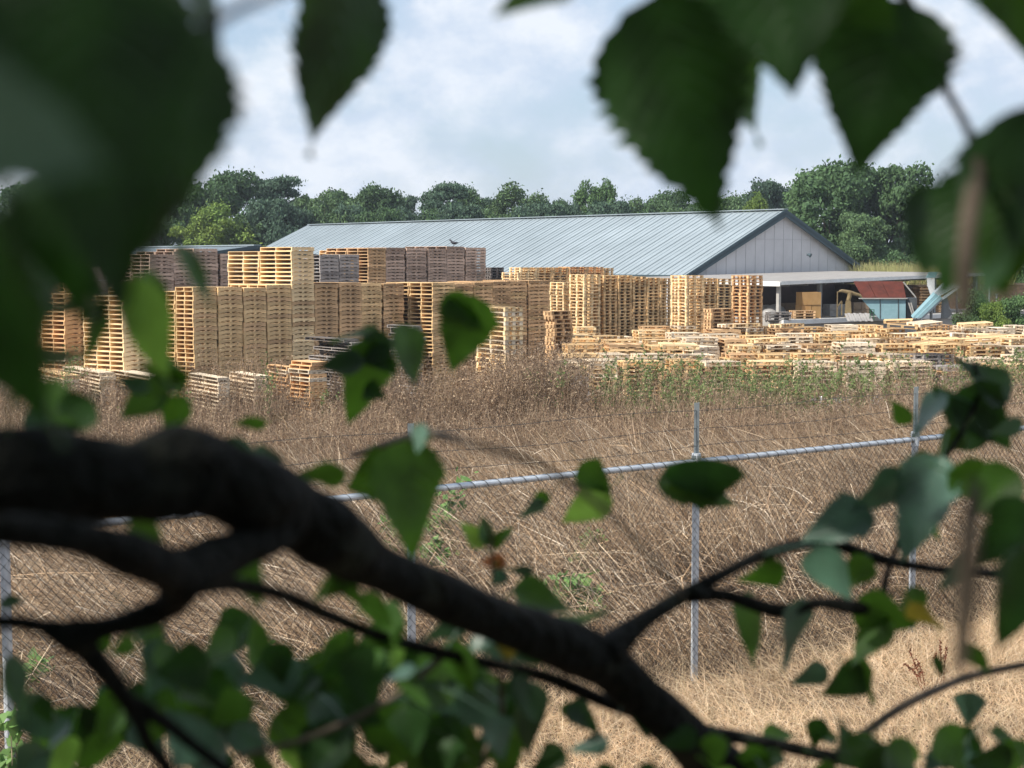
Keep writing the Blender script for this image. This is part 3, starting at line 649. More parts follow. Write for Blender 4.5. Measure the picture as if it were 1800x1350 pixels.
# bird
M_bird = mat('slate_feathers', (0.06, 0.065, 0.08), 0.8, 0.2, col2=(0.12, 0.12, 0.14), nscale=20)
bp = P(798, 433.2, 64.6); bi = empty('pigeon', bp, R(200)); tag(bi, 'small dark pigeon perched on a rear pallet stack', 'bird')
m = MB(); m.tube([(-.20,0,.16), (-.12,0,.15), (-.05,0,.14), (.04,0,.15), (.10,0,.19), (.13,0,.24), (.165,0,.27), (.20,0,.265), (.225,0,.255)], [.012, .03, .055, .065, .05, .032, .033, .02, .005], 12); m.build('body', M_bird, bi, smooth=True)
for s_ in (-1, 1):
    m = MB(); m.tube([(.06,s_*.05,.17), (-.04,s_*.06,.16), (-.16,s_*.03,.165)], [.02, .035, .008], 8); m.build('wing', M_bird, bi, smooth=True)
    m = MB(); m.tube([(0.01,s_*.02,.10), (0.01,s_*.02,0.0), (.03,s_*.02,0)], .005, 5); m.build('leg', M_bird, bi)

# ------------------------------------------------------------------ background trees
def fol(name, c, c2): return mat(name, c, 0.75, 0.25, col2=c2, nscale=0.35, isl=0.35, transl=0.25, objrand=0.08)
M_fol = {'dark': fol('dark_oak_foliage', (0.088, 0.155, 0.060), (0.058, 0.110, 0.048)), 'mid': fol('mid_green_foliage', (0.125, 0.20, 0.080), (0.085, 0.145, 0.065)),
         'pine': fol('pine_foliage', (0.065, 0.115, 0.072), (0.075, 0.125, 0.080)), 'yellow': fol('yellow_green_foliage', (0.20, 0.27, 0.055), (0.12, 0.20, 0.045)),
         'light': fol('light_green_foliage', (0.13, 0.22, 0.08), (0.085, 0.16, 0.06))}
M_bark = mat('grey_brown_bark', (0.12, 0.095, 0.075), 0.9, 0.1, col2=(0.07, 0.055, 0.045), nscale=4, bump=0.5)
def leaf_cloud(blobs, n, size, r_, vert=0.0):
    """n leaf quads near the surfaces of ellipsoidal clumps"""
    k = len(blobs); B = np.array([b[0] for b in blobs]); S_ = np.array([b[1] for b in blobs]); wts = (S_[:, 0]*S_[:, 2]); wts = wts/wts.sum()
    idx = r_.choice(k, n, p=wts); dirs = r_.normal(size=(n, 3)); dirs /= np.linalg.norm(dirs, axis=1)[:, None]
    rad = 1-np.abs(r_.normal(0, 0.25, n))+(r_.random(n) < .2)*r_.uniform(0, .55, n); c = B[idx]+dirs*S_[idx]*rad[:, None]
    return quads_at(c, dirs, size*r_.uniform(0.6, 1.35, n), r_)
def quads_at(c, dirs, sz, r_, jitter=0.8):
    n = len(c); nn = dirs+r_.normal(size=(n, 3))*jitter; nn /= np.linalg.norm(nn, axis=1)[:, None]
    t = np.cross(nn, r_.normal(size=(n, 3))); t /= np.linalg.norm(t, axis=1)[:, None]; b = np.cross(nn, t)
    h = sz[:, None]*0.5
    V = np.stack([c-t*h*1.25, c-b*h*0.72+t*h*0.15, c+t*h*1.25, c+b*h*0.72+t*h*0.1], 1).reshape(-1, 3)
    return V, np.arange(n*4).reshape(n, 4)
TT = {}
def tree_tpl(kind, shape, seed):
    key = (kind, shape, seed)
    if key in TT: return TT[key]
    r_ = np.random.default_rng(seed); H = 10.0; blobs = []
    if shape == 'round':
        for _ in range(60):
            a = r_.uniform(0, 6.28); z = r_.uniform(2.2, 9.3); env = 3.3*math.sqrt(max(0.05, 1-((z-5.2)/4.7)**2)); env *= 1+.28*math.sin(2*a+seed)+.22*math.sin(3*a+z*1.3+seed*2); rr = env*r_.uniform(0.2, 1.15); z += .9*math.sin(a*2+seed)*(rr/3); s = r_.uniform(0.4, 1.2)
            blobs.append(((math.cos(a)*rr, math.sin(a)*rr, z), (s*1.15, s*1.15, s*0.8)))
    elif shape == 'pine':
        for _ in range(60):
            a = r_.uniform(0, 6.28); z = r_.uniform(2.5, 9.6); env = 2.6*(1-((z-6.5)/4)**2*0.8); rr = max(0.2, env)*r_.uniform(0.2, 1.1); s = r_.uniform(0.4, 0.95)
            blobs.append(((math.cos(a)*rr, math.sin(a)*rr, z), (s*1.4, s*1.4, s*0.45)))
    elif shape == 'tall':
        for _ in range(50):
            a = r_.uniform(0, 6.28); z = r_.uniform(1.5, 9.6); env = 1.9*math.sqrt(max(0.03, 1-((z-5.2)/4.7)**2))*(1+0.25*math.sin(z*2.1+seed)); rr = env*r_.uniform(0.3, 1.0); s = r_.uniform(0.45, 0.85)
            blobs.append(((math.cos(a)*rr, math.sin(a)*rr, z), (s, s, s*1.0)))
    else:  # bush
        for _ in range(46):
            a = r_.uniform(0, 6.28); z = r_.uniform(0.5, 8.6); env = 4.5*math.sqrt(max(0.05, 1-(z/9.8)**2)); rr = env*r_.uniform(0.3, 1.0); s = r_.uniform(0.6, 1.4)
            blobs.append(((math.cos(a)*rr, math.sin(a)*rr, z), (s*1.2, s*1.2, s)))
    nl = {'round': 26000, 'pine': 22000, 'tall': 15000, 'bush': 22000}[shape]
    sz = {'round': 0.24, 'pine': 0.20, 'tall': 0.20, 'bush': 0.28}[shape]
    V, Qd = leaf_cloud(blobs, nl, sz, r_)
    # stray sprays outside the clumps
    me = fast_mesh('crown', V, Qd, M_fol[kind])
    m = MB(); m.tube([(0,0,-0.3), (0.05,0,1.5), (0.1,0.05,4), (0.0,0.1,7), (0,0,9)], [0.28, 0.2, 0.15, 0.08, 0.02], 8)
    for b_, s in blobs[::3]:
        z0_ = max(1.0, b_[2]*0.55); m.tube([(0.05, 0.02, z0_), (b_[0]*0.5, b_[1]*0.5, (z0_+b_[2])/2), b_], [0.09, 0.06, 0.02], 5)
    tm = m.mesh('trunk', M_bark)
    TT[key] = (me, tm); return TT[key]
def tree(px, ytop, wpx, d, kind, shape, seed, label, group='trees behind the sheds', name=None):
    t = P(px, ytop, d); ht = t.z-YARD; wd = wpx*d/F; base = {'round': 7.4, 'pine': 6.4, 'tall': 4.6, 'bush': 9.8}[shape]
    me, tm = tree_tpl(kind, shape, seed)
    o = empty(name or ('pine_tree' if shape == 'pine' else 'bush' if shape == 'bush' else 'broadleaf_tree'), (t.x, t.y, YARD), rnd.uniform(0, 6.28))
    sx = wd/base*(1.22 if d > 140 and shape != 'bush' else 1); sz = ht/9.9
    for nm, q in (('crown', me), ('trunk', tm)):
        c = obj(nm, q, o); c.scale = (sx, sx, sz)
    tag(o, label, 'bush' if shape == 'bush' else 'tree', group)
    return o
TL = [
 (60, 330, 170, 165, 'dark', 'round', 1, 'dark tree at the far left edge behind the near leaves'),
 (175, 318, 150, 165, 'mid', 'round', 2, 'mid green tree hidden behind the large dark leaf'),
 (285, 312, 140, 160, 'dark', 'round', 3, 'dark tree just behind the right edge of the large leaf'),
 (392, 303, 120, 160, 'dark', 'round', 1, 'tall dark tree above the yellow-green tree'),
 (372, 368, 115, 150, 'yellow', 'round', 4, 'yellow-green rounded tree left of the long blue roof'),
 (460, 372, 95, 152, 'mid', 'round', 2, 'green tree at the left end of the long blue roof'),
 (482, 311, 100, 165, 'pine', 'pine', 5, 'flat topped dark pine second highest on the left'),
 (545, 338, 95, 165, 'mid', 'round', 2, 'mid green tree right of the flat topped pine'),
 (600, 330, 80, 175, 'dark', 'round', 3, 'dark round tree left of the middle of the roof ridge'),
 (655, 330, 90, 170, 'dark', 'round', 1, 'broad dark tree with a notched top above the ridge'),
 (712, 345, 60, 180, 'pine', 'pine', 5, 'small pine in the dip left of the broad pine'),
 (775, 322, 100, 165, 'pine', 'pine', 6, 'broad pale pine with spreading top above the ridge'),
 (828, 331, 60, 170, 'dark', 'tall', 7, 'narrow dark tree right of the broad pine'),
 (866, 350, 70, 175, 'pine', 'pine', 5, 'low dark pine in the dip right of the narrow tree'),
 (902, 327, 80, 168, 'mid', 'tall', 8, 'pointed mid green tree near the middle of the tree line'),
 (943, 341, 60, 172, 'mid', 'tall', 7, 'slim tree with a pointed top right of the pointed one'),
 (982, 348, 75, 178, 'dark', 'round', 3, 'low dark tree left of the bright double-topped tree'),
 (1034, 324, 55, 160, 'light', 'tall', 8, 'bright left half of the double-topped pair of trees'),
 (1064, 322, 48, 160, 'light', 'tall', 9, 'bright right half of the double-topped pair of trees'),
 (1105, 350, 75, 175, 'mid', 'round', 2, 'low green tree right of the bright pair'),
 (1168, 338, 90, 180, 'dark', 'round', 1, 'dark tree above the right part of the ridge'),
 (1225, 350, 80, 180, 'dark', 'round', 3, 'low dark tree behind the tip of the hanging leaf'),
 (1290, 340, 90, 170, 'dark', 'round', 2, 'dark tree behind the hanging leaf right of its tip'),
 (1360, 312, 86, 165, 'pine', 'round', 3, 'smooth rounded grey-green tree right of the hanging leaf'),
 (1330, 345, 55, 140, 'yellow', 'tall', 9, 'small yellow-green tree beside the roof peak'),
 (1408, 318, 75, 150, 'light', 'tall', 8, 'loose light green tree left of the great oak'),
 (1468, 286, 190, 130, 'dark', 'round', 1, 'great dark oak right of the gable'),
 (1560, 284, 150, 132, 'dark', 'round', 3, 'tall loose dark tree with sky gaps right of the great oak'),
 (1520, 372, 120, 122, 'mid', 'round', 2, 'lower green tree between the two great dark trees'),
 (1655, 335, 130, 140, 'dark', 'round', 1, 'dark tree behind the right hand leaf mass'),
 (1745, 320, 140, 140, 'mid', 'round', 2, 'green tree at the right behind the leaves'),
 (1840, 330, 130, 145, 'dark', 'round', 3, 'dark tree cut by the right edge'),
]
for a in TL: tree(*a)
BL = [(x, rnd.uniform(338, 362), rnd.uniform(110, 160), rnd.uniform(150, 158), rnd.choice(('dark', 'mid', 'pine')), 'bush', rnd.choice((21, 22))) for x in range(420, 1330, 50)]
OW = 'leftmost second third fourth fifth sixth seventh eighth ninth tenth eleventh twelfth thirteenth fourteenth fifteenth sixteenth seventeenth eighteenth nineteenth twentieth'.split()
for i, a in enumerate(BL):
    tree(*a, '%s understorey bush%s along the roof ridge' % (OW[i], '' if i == 0 else ' from the left'), group='understorey bushes behind the ridge')
for i, (x, yt, wp, d, kd, lb) in enumerate(((1420, 430, 110, 118, 'dark', 'dark bush at the foot of the great oak'), (1500, 425, 120, 118, 'mid', 'green bush right of the gable fascia'), (1590, 430, 130, 116, 'dark', 'dark bush left of the brown stem'),
    (1680, 430, 140, 114, 'dark', 'dark bush behind the brown stem'), (1790, 430, 150, 114, 'mid', 'green bush at the right edge behind the leaves'), (1715, 505, 95, 74, 'mid', 'green bush right of the conveyor'), (1785, 508, 110, 73, 'light', 'light green bush at the right edge above the pallets'),
    (1745, 528, 80, 71, 'yellow', 'yellowish low bush between the two right hand bushes'))):
    tree(x, yt, wp, d, kd, 'bush', 21+i % 2, lb, group='bushes on the right')

# ------------------------------------------------------------------ grass and weeds (nobody could count these)
def ribbons(base, dirv, L, bend, width, segs=3, taper=1.0):
    """curved ribbons; arrays of N"""
    n = len(base); ts = np.linspace(0, 1, segs+1)
    side = np.cross(dirv, nr.normal(size=(n, 3))); side /= np.linalg.norm(side, axis=1)[:, None]+1e-9
    Vs = []
    for t in ts:
        p = base+dirv*(L*t)[:, None]+bend*(L*t*t)[:, None]; wv = side*(width*(1-taper*t*0.85)*0.5)[:, None]
        Vs += [p-wv, p+wv]
    V = np.stack(Vs, 1).reshape(-1, 3); k = 2*(segs+1); b = (np.arange(n)*k)[:, None]
    Q = np.concatenate([b+np.array([[2*i, 2*i+1, 2*i+3, 2*i+2]]) for i in range(segs)], 1).reshape(-1, 4)
    return V, Q
def join(parts):
    V = []; Qs = []; n = 0
    for v, q in parts: V.append(v); Qs.append(q+n); n += len(v)
    return np.concatenate(V), np.concatenate(Qs)
def grassmat(name, stops, transl=0.2):
    m = bpy.data.materials.new(name); m.use_nodes = True; t = m.node_tree; n = t.nodes; l = t.links; b = n['Principled BSDF']; b.inputs['Roughness'].default_value = 0.7; b.inputs['Specular IOR Level'].default_value = 0.25
    ge = n.new('ShaderNodeNewGeometry'); rp = n.new('ShaderNodeValToRGB'); el = rp.color_ramp.elements
    el[0].position = 0; el[0].color = (*stops[0], 1); el[1].position = 1; el[1].color = (*stops[-1], 1)
    for i, c in enumerate(stops[1:-1]): e_ = el.new((i+1)/(len(stops)-1)); e_.color = (*c, 1)
    l.new(ge.outputs['Random Per Island'], rp.inputs[0])
    tc_ = n.new('ShaderNodeTexCoord'); nz = n.new('ShaderNodeTexNoise'); nz.inputs['Scale'].default_value = 0.8; nz.inputs['Detail'].default_value = 4; l.new(tc_.outputs['Object'], nz.inputs[0])
    mr = n.new('ShaderNodeMapRange'); mr.inputs[1].default_value = .3; mr.inputs[2].default_value = .7; mr.inputs['To Min'].default_value = 0.72; mr.inputs['To Max'].default_value = 1.25; l.new(nz.outputs[0], mr.inputs[0])
    h = n.new('ShaderNodeHueSaturation'); l.new(mr.outputs[0], h.inputs['Value']); l.new(rp.outputs[0], h.inputs['Color'])
    l.new(h.outputs[0], b.inputs['Base Color']); tr = n.new('ShaderNodeBsdfTranslucent'); l.new(h.outputs[0], tr.inputs[0]); ms = n.new('ShaderNodeMixShader'); ms.inputs[0].default_value = transl
    l.new(b.outputs[0], ms.inputs[1]); l.new(tr.outputs[0], ms.inputs[2]); l.new(ms.outputs[0], n['Material Output'].inputs[0]); return m
M_straw = grassmat('dead_straw', [(0.30, 0.19, 0.11), (0.56, 0.39, 0.24), (0.13, 0.085, 0.05), (0.72, 0.57, 0.40), (0.32, 0.20, 0.12), (0.90, 0.77, 0.60)], 0.10)
M_pale = grassmat('pale_dry_grass', [(0.70, 0.50, 0.31), (0.80, 0.60, 0.41), (0.56, 0.39, 0.23), (0.86, 0.70, 0.51), (0.50, 0.40, 0.22)], 0.25)
M_weed = grassmat('brown_dead_weeds', [(0.20, 0.13, 0.085), (0.32, 0.215, 0.135), (0.11, 0.075, 0.055), (0.56, 0.42, 0.28), (0.16, 0.105, 0.075)], 0.15)
M_gweed = grassmat('green_weed_leaves', [(0.16, 0.23, 0.07), (0.22, 0.28, 0.11), (0.12, 0.17, 0.06), (0.30, 0.32, 0.15)], 0.3)
def scatter(dens, ymin, ymax, dmin, dmax, side=1.0):
    """random ground points inside the field of view band"""
    A = (ymax-ymin)*(2*(0.345*ymax+side)); n = int(dens*A)
    x = nr.uniform(-(0.345*ymax+side), 0.345*ymax+side, n); y = nr.uniform(ymin, ymax, n)
    d = fdist(x, y); k = (np.abs(x) < 0.345*y+side) & (d > dmin) & (d < dmax); x = x[k]; y = y[k]
    return np.stack([x, y, tz(x, y)], 1)
def unit(a): return a/(np.linalg.norm(a, axis=1)[:, None]+1e-9)
def wob(x, y, s=1.0): return np.sin(x*0.9*s+1.3*np.sin(y*0.6*s))*0.5+np.sin(y*1.1*s+x*0.35*s+2)*0.5
parts = []
for dens, y0, y1, wd in ((520, 8, 17, 0.0068), (330, 17, 25, 0.0088), (200, 25, 41, 0.012)):
    b = scatter(dens, y0, y1, 0.05, 29.0); q_ = wob(b[:, 0]*2.3+5, b[:, 1]*1.6)+.6*wob(b[:, 0]*6.1, b[:, 1]*4.3); b = b[nr.random(len(b)) < .62+.42*q_]
    n = len(b); L = nr.uniform(0.4, 1.2, n)*np.clip(0.55+0.12*fdist(b[:, 0], b[:, 1]), 0.55, 1)
    w_ = wob(b[:, 0], b[:, 1]); b[:, 2] += np.abs(nr.normal(0, 0.26, n))+0.26*(w_+0.6)
    base_dir = np.stack([-0.80+0.40*w_+nr.normal(0, .33, n), -0.35+nr.normal(0, .45, n), 1.25+nr.normal(0, .38, n)], 1)
    messy = nr.random(n) < 0.22; base_dir[messy] = nr.normal(size=(messy.sum(), 3))*np.array([1, 1, .5])
    dv = unit(base_dir); bend = np.stack([nr.normal(-.12, .14, n), nr.normal(-.05, .12, n), -np.abs(nr.normal(.12, .16, n))], 1)
    parts.append(ribbons(b-dv*(L*0.25)[:, None], dv, L, bend, wd*nr.uniform(.6, 1.5, n)))
tag(obj('flattened_straw', fast_mesh('flattened_straw', *join(parts), M_straw)), 'leaning mass of dead straw behind the fence', kind='stuff')
# short dense litter so that no bare ground shows
parts = []
for dens, y0, y1, wd in ((500, 8, 20, 0.009), (140, 20, 44, 0.018)):
    b = scatter(dens, y0, y1, 0.0, 34); n = len(b); L = nr.uniform(.15, .5, n); dv = unit(np.stack([nr.normal(-.3, .8, n), nr.normal(0, .8, n), np.abs(nr.normal(.35, .3, n))], 1))
    parts.append(ribbons(b, dv, L, nr.normal(0, .15, (n, 3)), wd*nr.uniform(.5, 1.3, n), 2))
tag(obj('straw_litter', fast_mesh('straw_litter', *join(parts), grassmat('litter', [(0.11, 0.075, 0.05), (0.20, 0.135, 0.085), (0.06, 0.043, 0.03), (0.27, 0.19, 0.12)], .1))), 'matted straw litter on the ground', kind='stuff')
# pale grass this side of the fence
parts = []
for dens, dm0, dm1, lo, hi, wd in ((1500, -5.5, -0.25, .10, .30, .0042), (500, -3.2, -0.05, .22, .5, .0036), (420, -0.5, 0.7, .25, .6, .004)):
    b = scatter(dens, 5.5, 16.5, dm0, dm1, .6); n = len(b); w_ = wob(b[:, 0], b[:, 1], 2.0)
    L = nr.uniform(lo, hi, n)*(1+.3*w_); dv = unit(np.stack([nr.normal(-.15, .55, n)+.5*w_, nr.normal(-.1, .5, n), np.abs(nr.normal(.75, .25, n))], 1))
    parts.append(ribbons(b, dv, L, np.stack([nr.normal(-.1, .3, n), nr.normal(0, .3, n), -np.abs(nr.normal(.25, .2, n))], 1), wd*nr.uniform(.6, 1.4, n)))
tag(obj('pale_grass', fast_mesh('pale_grass', *join(parts), M_pale)), 'pale parched grass this side of the fence', kind='stuff')
# standing weeds
def weeds(px0, px1, d0, d1, n, h0, h1, twig, lf, leafsz, spread=0.09):
    d = nr.uniform(d0, d1, n); px = nr.uniform(px0, px1, n); x = (px-900)/F*d
    b = np.stack([x, d, tz(x, d)], 1); cl = 0.5+0.5*wob(x*1.7, d*1.3); L = nr.uniform(h0, h1, n)*(0.62+0.42*cl)
    dv = unit(np.stack([nr.normal(0, spread*1.3, n), nr.normal(0, spread, n), np.ones(n)], 1)); bend = np.stack([nr.normal(0, .12, n), nr.normal(0, .1, n), -np.abs(nr.normal(.02, .03, n))], 1)
    P_ = [ribbons(b, dv, L, bend, nr.uniform(.007, .015, n), 4, .7)]
    # twigs
    k = twig; ib = np.repeat(np.arange(n), k); t = nr.uniform(.35, 1, len(ib))
    tb = b[ib]+dv[ib]*(L[ib]*t)[:, None]+bend[ib]*(L[ib]*t*t)[:, None]
    td = unit(np.stack([nr.normal(0, .55, len(ib)), nr.normal(0, .5, len(ib)), nr.uniform(.2, 1, len(ib))], 1)); TLn = nr.uniform(.08, .38, len(ib))*(1.25-t*.6)
    P_.append(ribbons(tb, td, TLn, np.stack([nr.normal(0,.1,len(ib)), nr.normal(0,.1,len(ib)), nr.normal(0.05,.12,len(ib))], 1), nr.uniform(.006, .011, len(ib)), 2))
    tips = np.repeat(np.arange(len(ib)), lf); tt = nr.uniform(.35, 1.05, len(tips)); c = tb[tips]+td[tips]*(TLn[tips]*tt)[:, None]+nr.normal(0, .015, (len(tips), 3))
    P_.append(quads_at(c, nr.normal(size=(len(tips), 3)), leafsz*nr.uniform(.5, 1.4, len(tips)), nr))
    return P_
WP = weeds(-60, 1020, 37.5, 43.0, 3300, 1.2, 2.2, 6, 2, .034)+weeds(1020, 1860, 37.5, 43.0, 2700, 1.2, 2.1, 6, 2, .034)
WP += weeds(840, 1030, 38.5, 43, 520, 2.3, 3.3, 12, 4, .042)
WP += weeds(-60, 1860, 32.5, 38, 6500, 1.1, 1.95, 5, 2, .03, .08)
WP += weeds(560, 1020, 38.5, 43, 1000, 1.9, 2.8, 8, 3, .038)+weeds(1020, 1860, 38.5, 43, 650, 1.9, 2.9, 7, 2, .034)
WP += weeds(290, 520, 39, 42.5, 300, 2.2, 3.1, 6, 3, .035)
WP += weeds(-40, 150, 38, 42, 160, 2.0, 2.7, 6, 3, .035)
WP += weeds(1030, 1860, 38, 43, 800, 1.8, 2.5, 6, 2, .034)
WP += weeds(-60, 1860, 27, 33, 2600, .6, 1.35, 3, 1, .022, .10)+weeds(-60, 560, 39, 42, 700, 1.6, 2.4, 6, 2, .034)
tag(obj('dead_weeds', fast_mesh('dead_weeds', *join(WP), M_weed)), 'tall brown dead weeds standing before the pallets', kind='stuff')
# green stemmed weeds: patches
GP = []
for (a, b_, n_, h0, h1) in ((1050, 1130, 40, 2.4, 3.0), (1120, 1340, 150, 2.1, 2.8), (1340, 1480, 90, 2.2, 2.9), (1480, 1720, 120, 1.8, 2.6), (1720, 1860, 70, 2.1, 2.8), (920, 1000, 20, 2.2, 2.6), (200, 330, 26, 1.7, 2.2), (95, 150, 14, 2.4, 3.0), (440, 480, 6, 2.6, 3.0), (555, 580, 6, 2.0, 2.4), (1375, 1400, 14, 1.6, 2.0)):
    GP += weeds(a, b_, 38.5, 42.5, max(4, int(n_*1.0)), h0, h1, 13, 3, .065, .05)
tag(obj('green_weeds', fast_mesh('green_weeds', *join(GP), M_gweed)), 'green leafy weeds among the dead stems', kind='stuff')
# far yellow grass strip on the bank behind the open shed
b = np.stack([nr.uniform(23, 33, 16000), nr.uniform(101, 112, 16000), np.full(16000, 1.9)], 1); n = len(b)
tag(obj('bank_grass', fast_mesh('bank_grass', *ribbons(b, unit(np.stack([nr.normal(0,.2,n), nr.normal(0,.2,n), np.ones(n)], 1)), nr.uniform(.6, 1.5, n), nr.normal(0,.1,(n,3)), np.full(n, .035), 2), grassmat('bank_grass', [(.34,.33,.12), (.46,.42,.20), (.24,.28,.10), (.30,.22,.13)], .2))), 'yellowish tall grass on the bank behind the shed', kind='stuff')
m = MB(); m.prism([(22,100,YARD), (36,100,YARD), (36,118,YARD), (22,118,YARD)], (0,0,3.45)); tag(m.build('bank', M_ground, recalc=True), 'earth bank behind the open shed', kind='structure')
# long bent pale stalks over the weeds: single bramble canes
M_cane = mat('pale_cane', (0.55, 0.44, 0.30), 0.7, 0.2)
M_bram = mat('bramble_leaf', (0.12, 0.24, 0.06), 0.6, 0.4, col2=(0.16, 0.27, 0.08), nscale=6, isl=0.3, transl=0.3)
def bramble(px, py, wpx, hpx, n_, label, lsz=0.062):
    n_ = int(n_*1.5)
    d = 20.0
    for _ in range(30):      # ground distance under that pixel
        g_ = G(px, py+hpx*0.6, float(tz(0, d))+0.1); d = d*0.5+g_.y*0.5
    c = P(px, py, d-0.9); gx = c.x; gy = c.y; gz = float(tz(gx, gy)); o = empty('bramble', (gx, gy, gz)); tag(o, label, 'bramble', 'green brambles in the straw')
    wd = wpx*d/F; hh = c.z-gz+hpx*0.5*d/F; m = MB(); pts_all = []
    for k in range(max(3, n_//14)):
        e_ = Vector((rnd.uniform(-.5,.5)*wd, rnd.uniform(-.25,.15), max(.1, (c.z-gz)+rnd.uniform(-.5,.5)*hpx*d/F))); mid = Vector((e_.x*.35, e_.y*.4, e_.z*.85+.08))
        s0_ = Vector((e_.x*.1, 0, 0)); m.tube([s0_, mid, e_], [.004, .0035, .002], 5, cap=False)
        pts_all += [s0_.lerp(mid, t) for t in (.5,.8)]+[mid.lerp(e_, t) for t in (0,.2,.4,.6,.8,1)]
    m.build('cane', M_cane, o)
    cc_ = np.array([tuple(pts_all[rnd.randrange(len(pts_all))]) for _ in range(n_)])+nr.normal(0, .045, (n_, 3)); dirs = np.tile(np.array([[-.3,-.6,.7]]), (n_, 1))
    V, Qd = quads_at(cc_, dirs, lsz*1.6*nr.uniform(.6, 1.3, n_), nr, .5)
    obj('foliage', fast_mesh('foliage', V, Qd, M_bram), o)
for a in ((1015, 1040, 110, 60, 130, 'green bramble patch right of the orange leaf behind the fence'), (975, 775, 90, 20, 60, 'small green bramble lying along the wire above the rail'), (790, 880, 110, 130, 90, 'thin bramble climbing behind the fence right of the large green leaf'),
          (770, 975, 60, 50, 40, 'sparse bramble low behind the fence above the thick branch'), (60, 1160, 45, 60, 30, 'bright green bramble shoot at the left edge'), (20, 1310, 50, 90, 46, 'yellowish bramble at the lower left corner'),
          (1040, 960, 60, 50, 45, 'small bramble above the patch right of the orange leaf'), (480, 1160, 40, 30, 18, 'tiny bramble tuft in the straw left of the thick branch'), (1425, 865, 70, 40, 22, 'pale bramble leaves in the straw right of the fence post'),
          (690, 920, 60, 90, 40, 'bramble half behind the tip of the large green leaf'), (1650, 870, 60, 60, 30, 'bramble in the straw near the right fence post')):
    bramble(*a)
# reddish dock plants near the right post
M_dock = mat('rust_brown_seed_heads', (0.20, 0.075, 0.045), 0.85, 0.1, isl=.3)
for px, py, hp_, lb, ln in ((1625, 1222, 82, 'rust brown dock stalk in the pale grass, leaning left', -.35), (1655, 1212, 92, 'upright rust brown dock stalk in the pale grass', -.05)):
    g_ = G(px, py, 0.0); o = empty('dock_plant', (g_.x, g_.y, 0)); tag(o, lb, 'plant', 'dock stalks in the pale grass'); H = hp_*g_.y/F
    stems = [[(dx*.3, 0, 0), (dx*.6+ln*H*.4, 0, H*.5), (dx+ln*H, 0, H*(1-.15*abs(k)))] for k, dx in enumerate((0, .05, -.04))]
    m = MB(); cc_ = []
    for st in stems:
        m.tube(st, [.005,.004,.002], 5)
        cc_ += [tuple(Vector(st[1]).lerp(Vector(st[2]), t)) for t in nr.uniform(-.3, 1, 60)]
    m.build('stem', M_dock, o); cc_ = np.array(cc_)+nr.normal(0, .008, (len(cc_), 3)); obj('seed_head', fast_mesh('seed_head', *quads_at(cc_, nr.normal(size=cc_.shape), nr.uniform(.01,.022,len(cc_)), nr), M_dock), o)

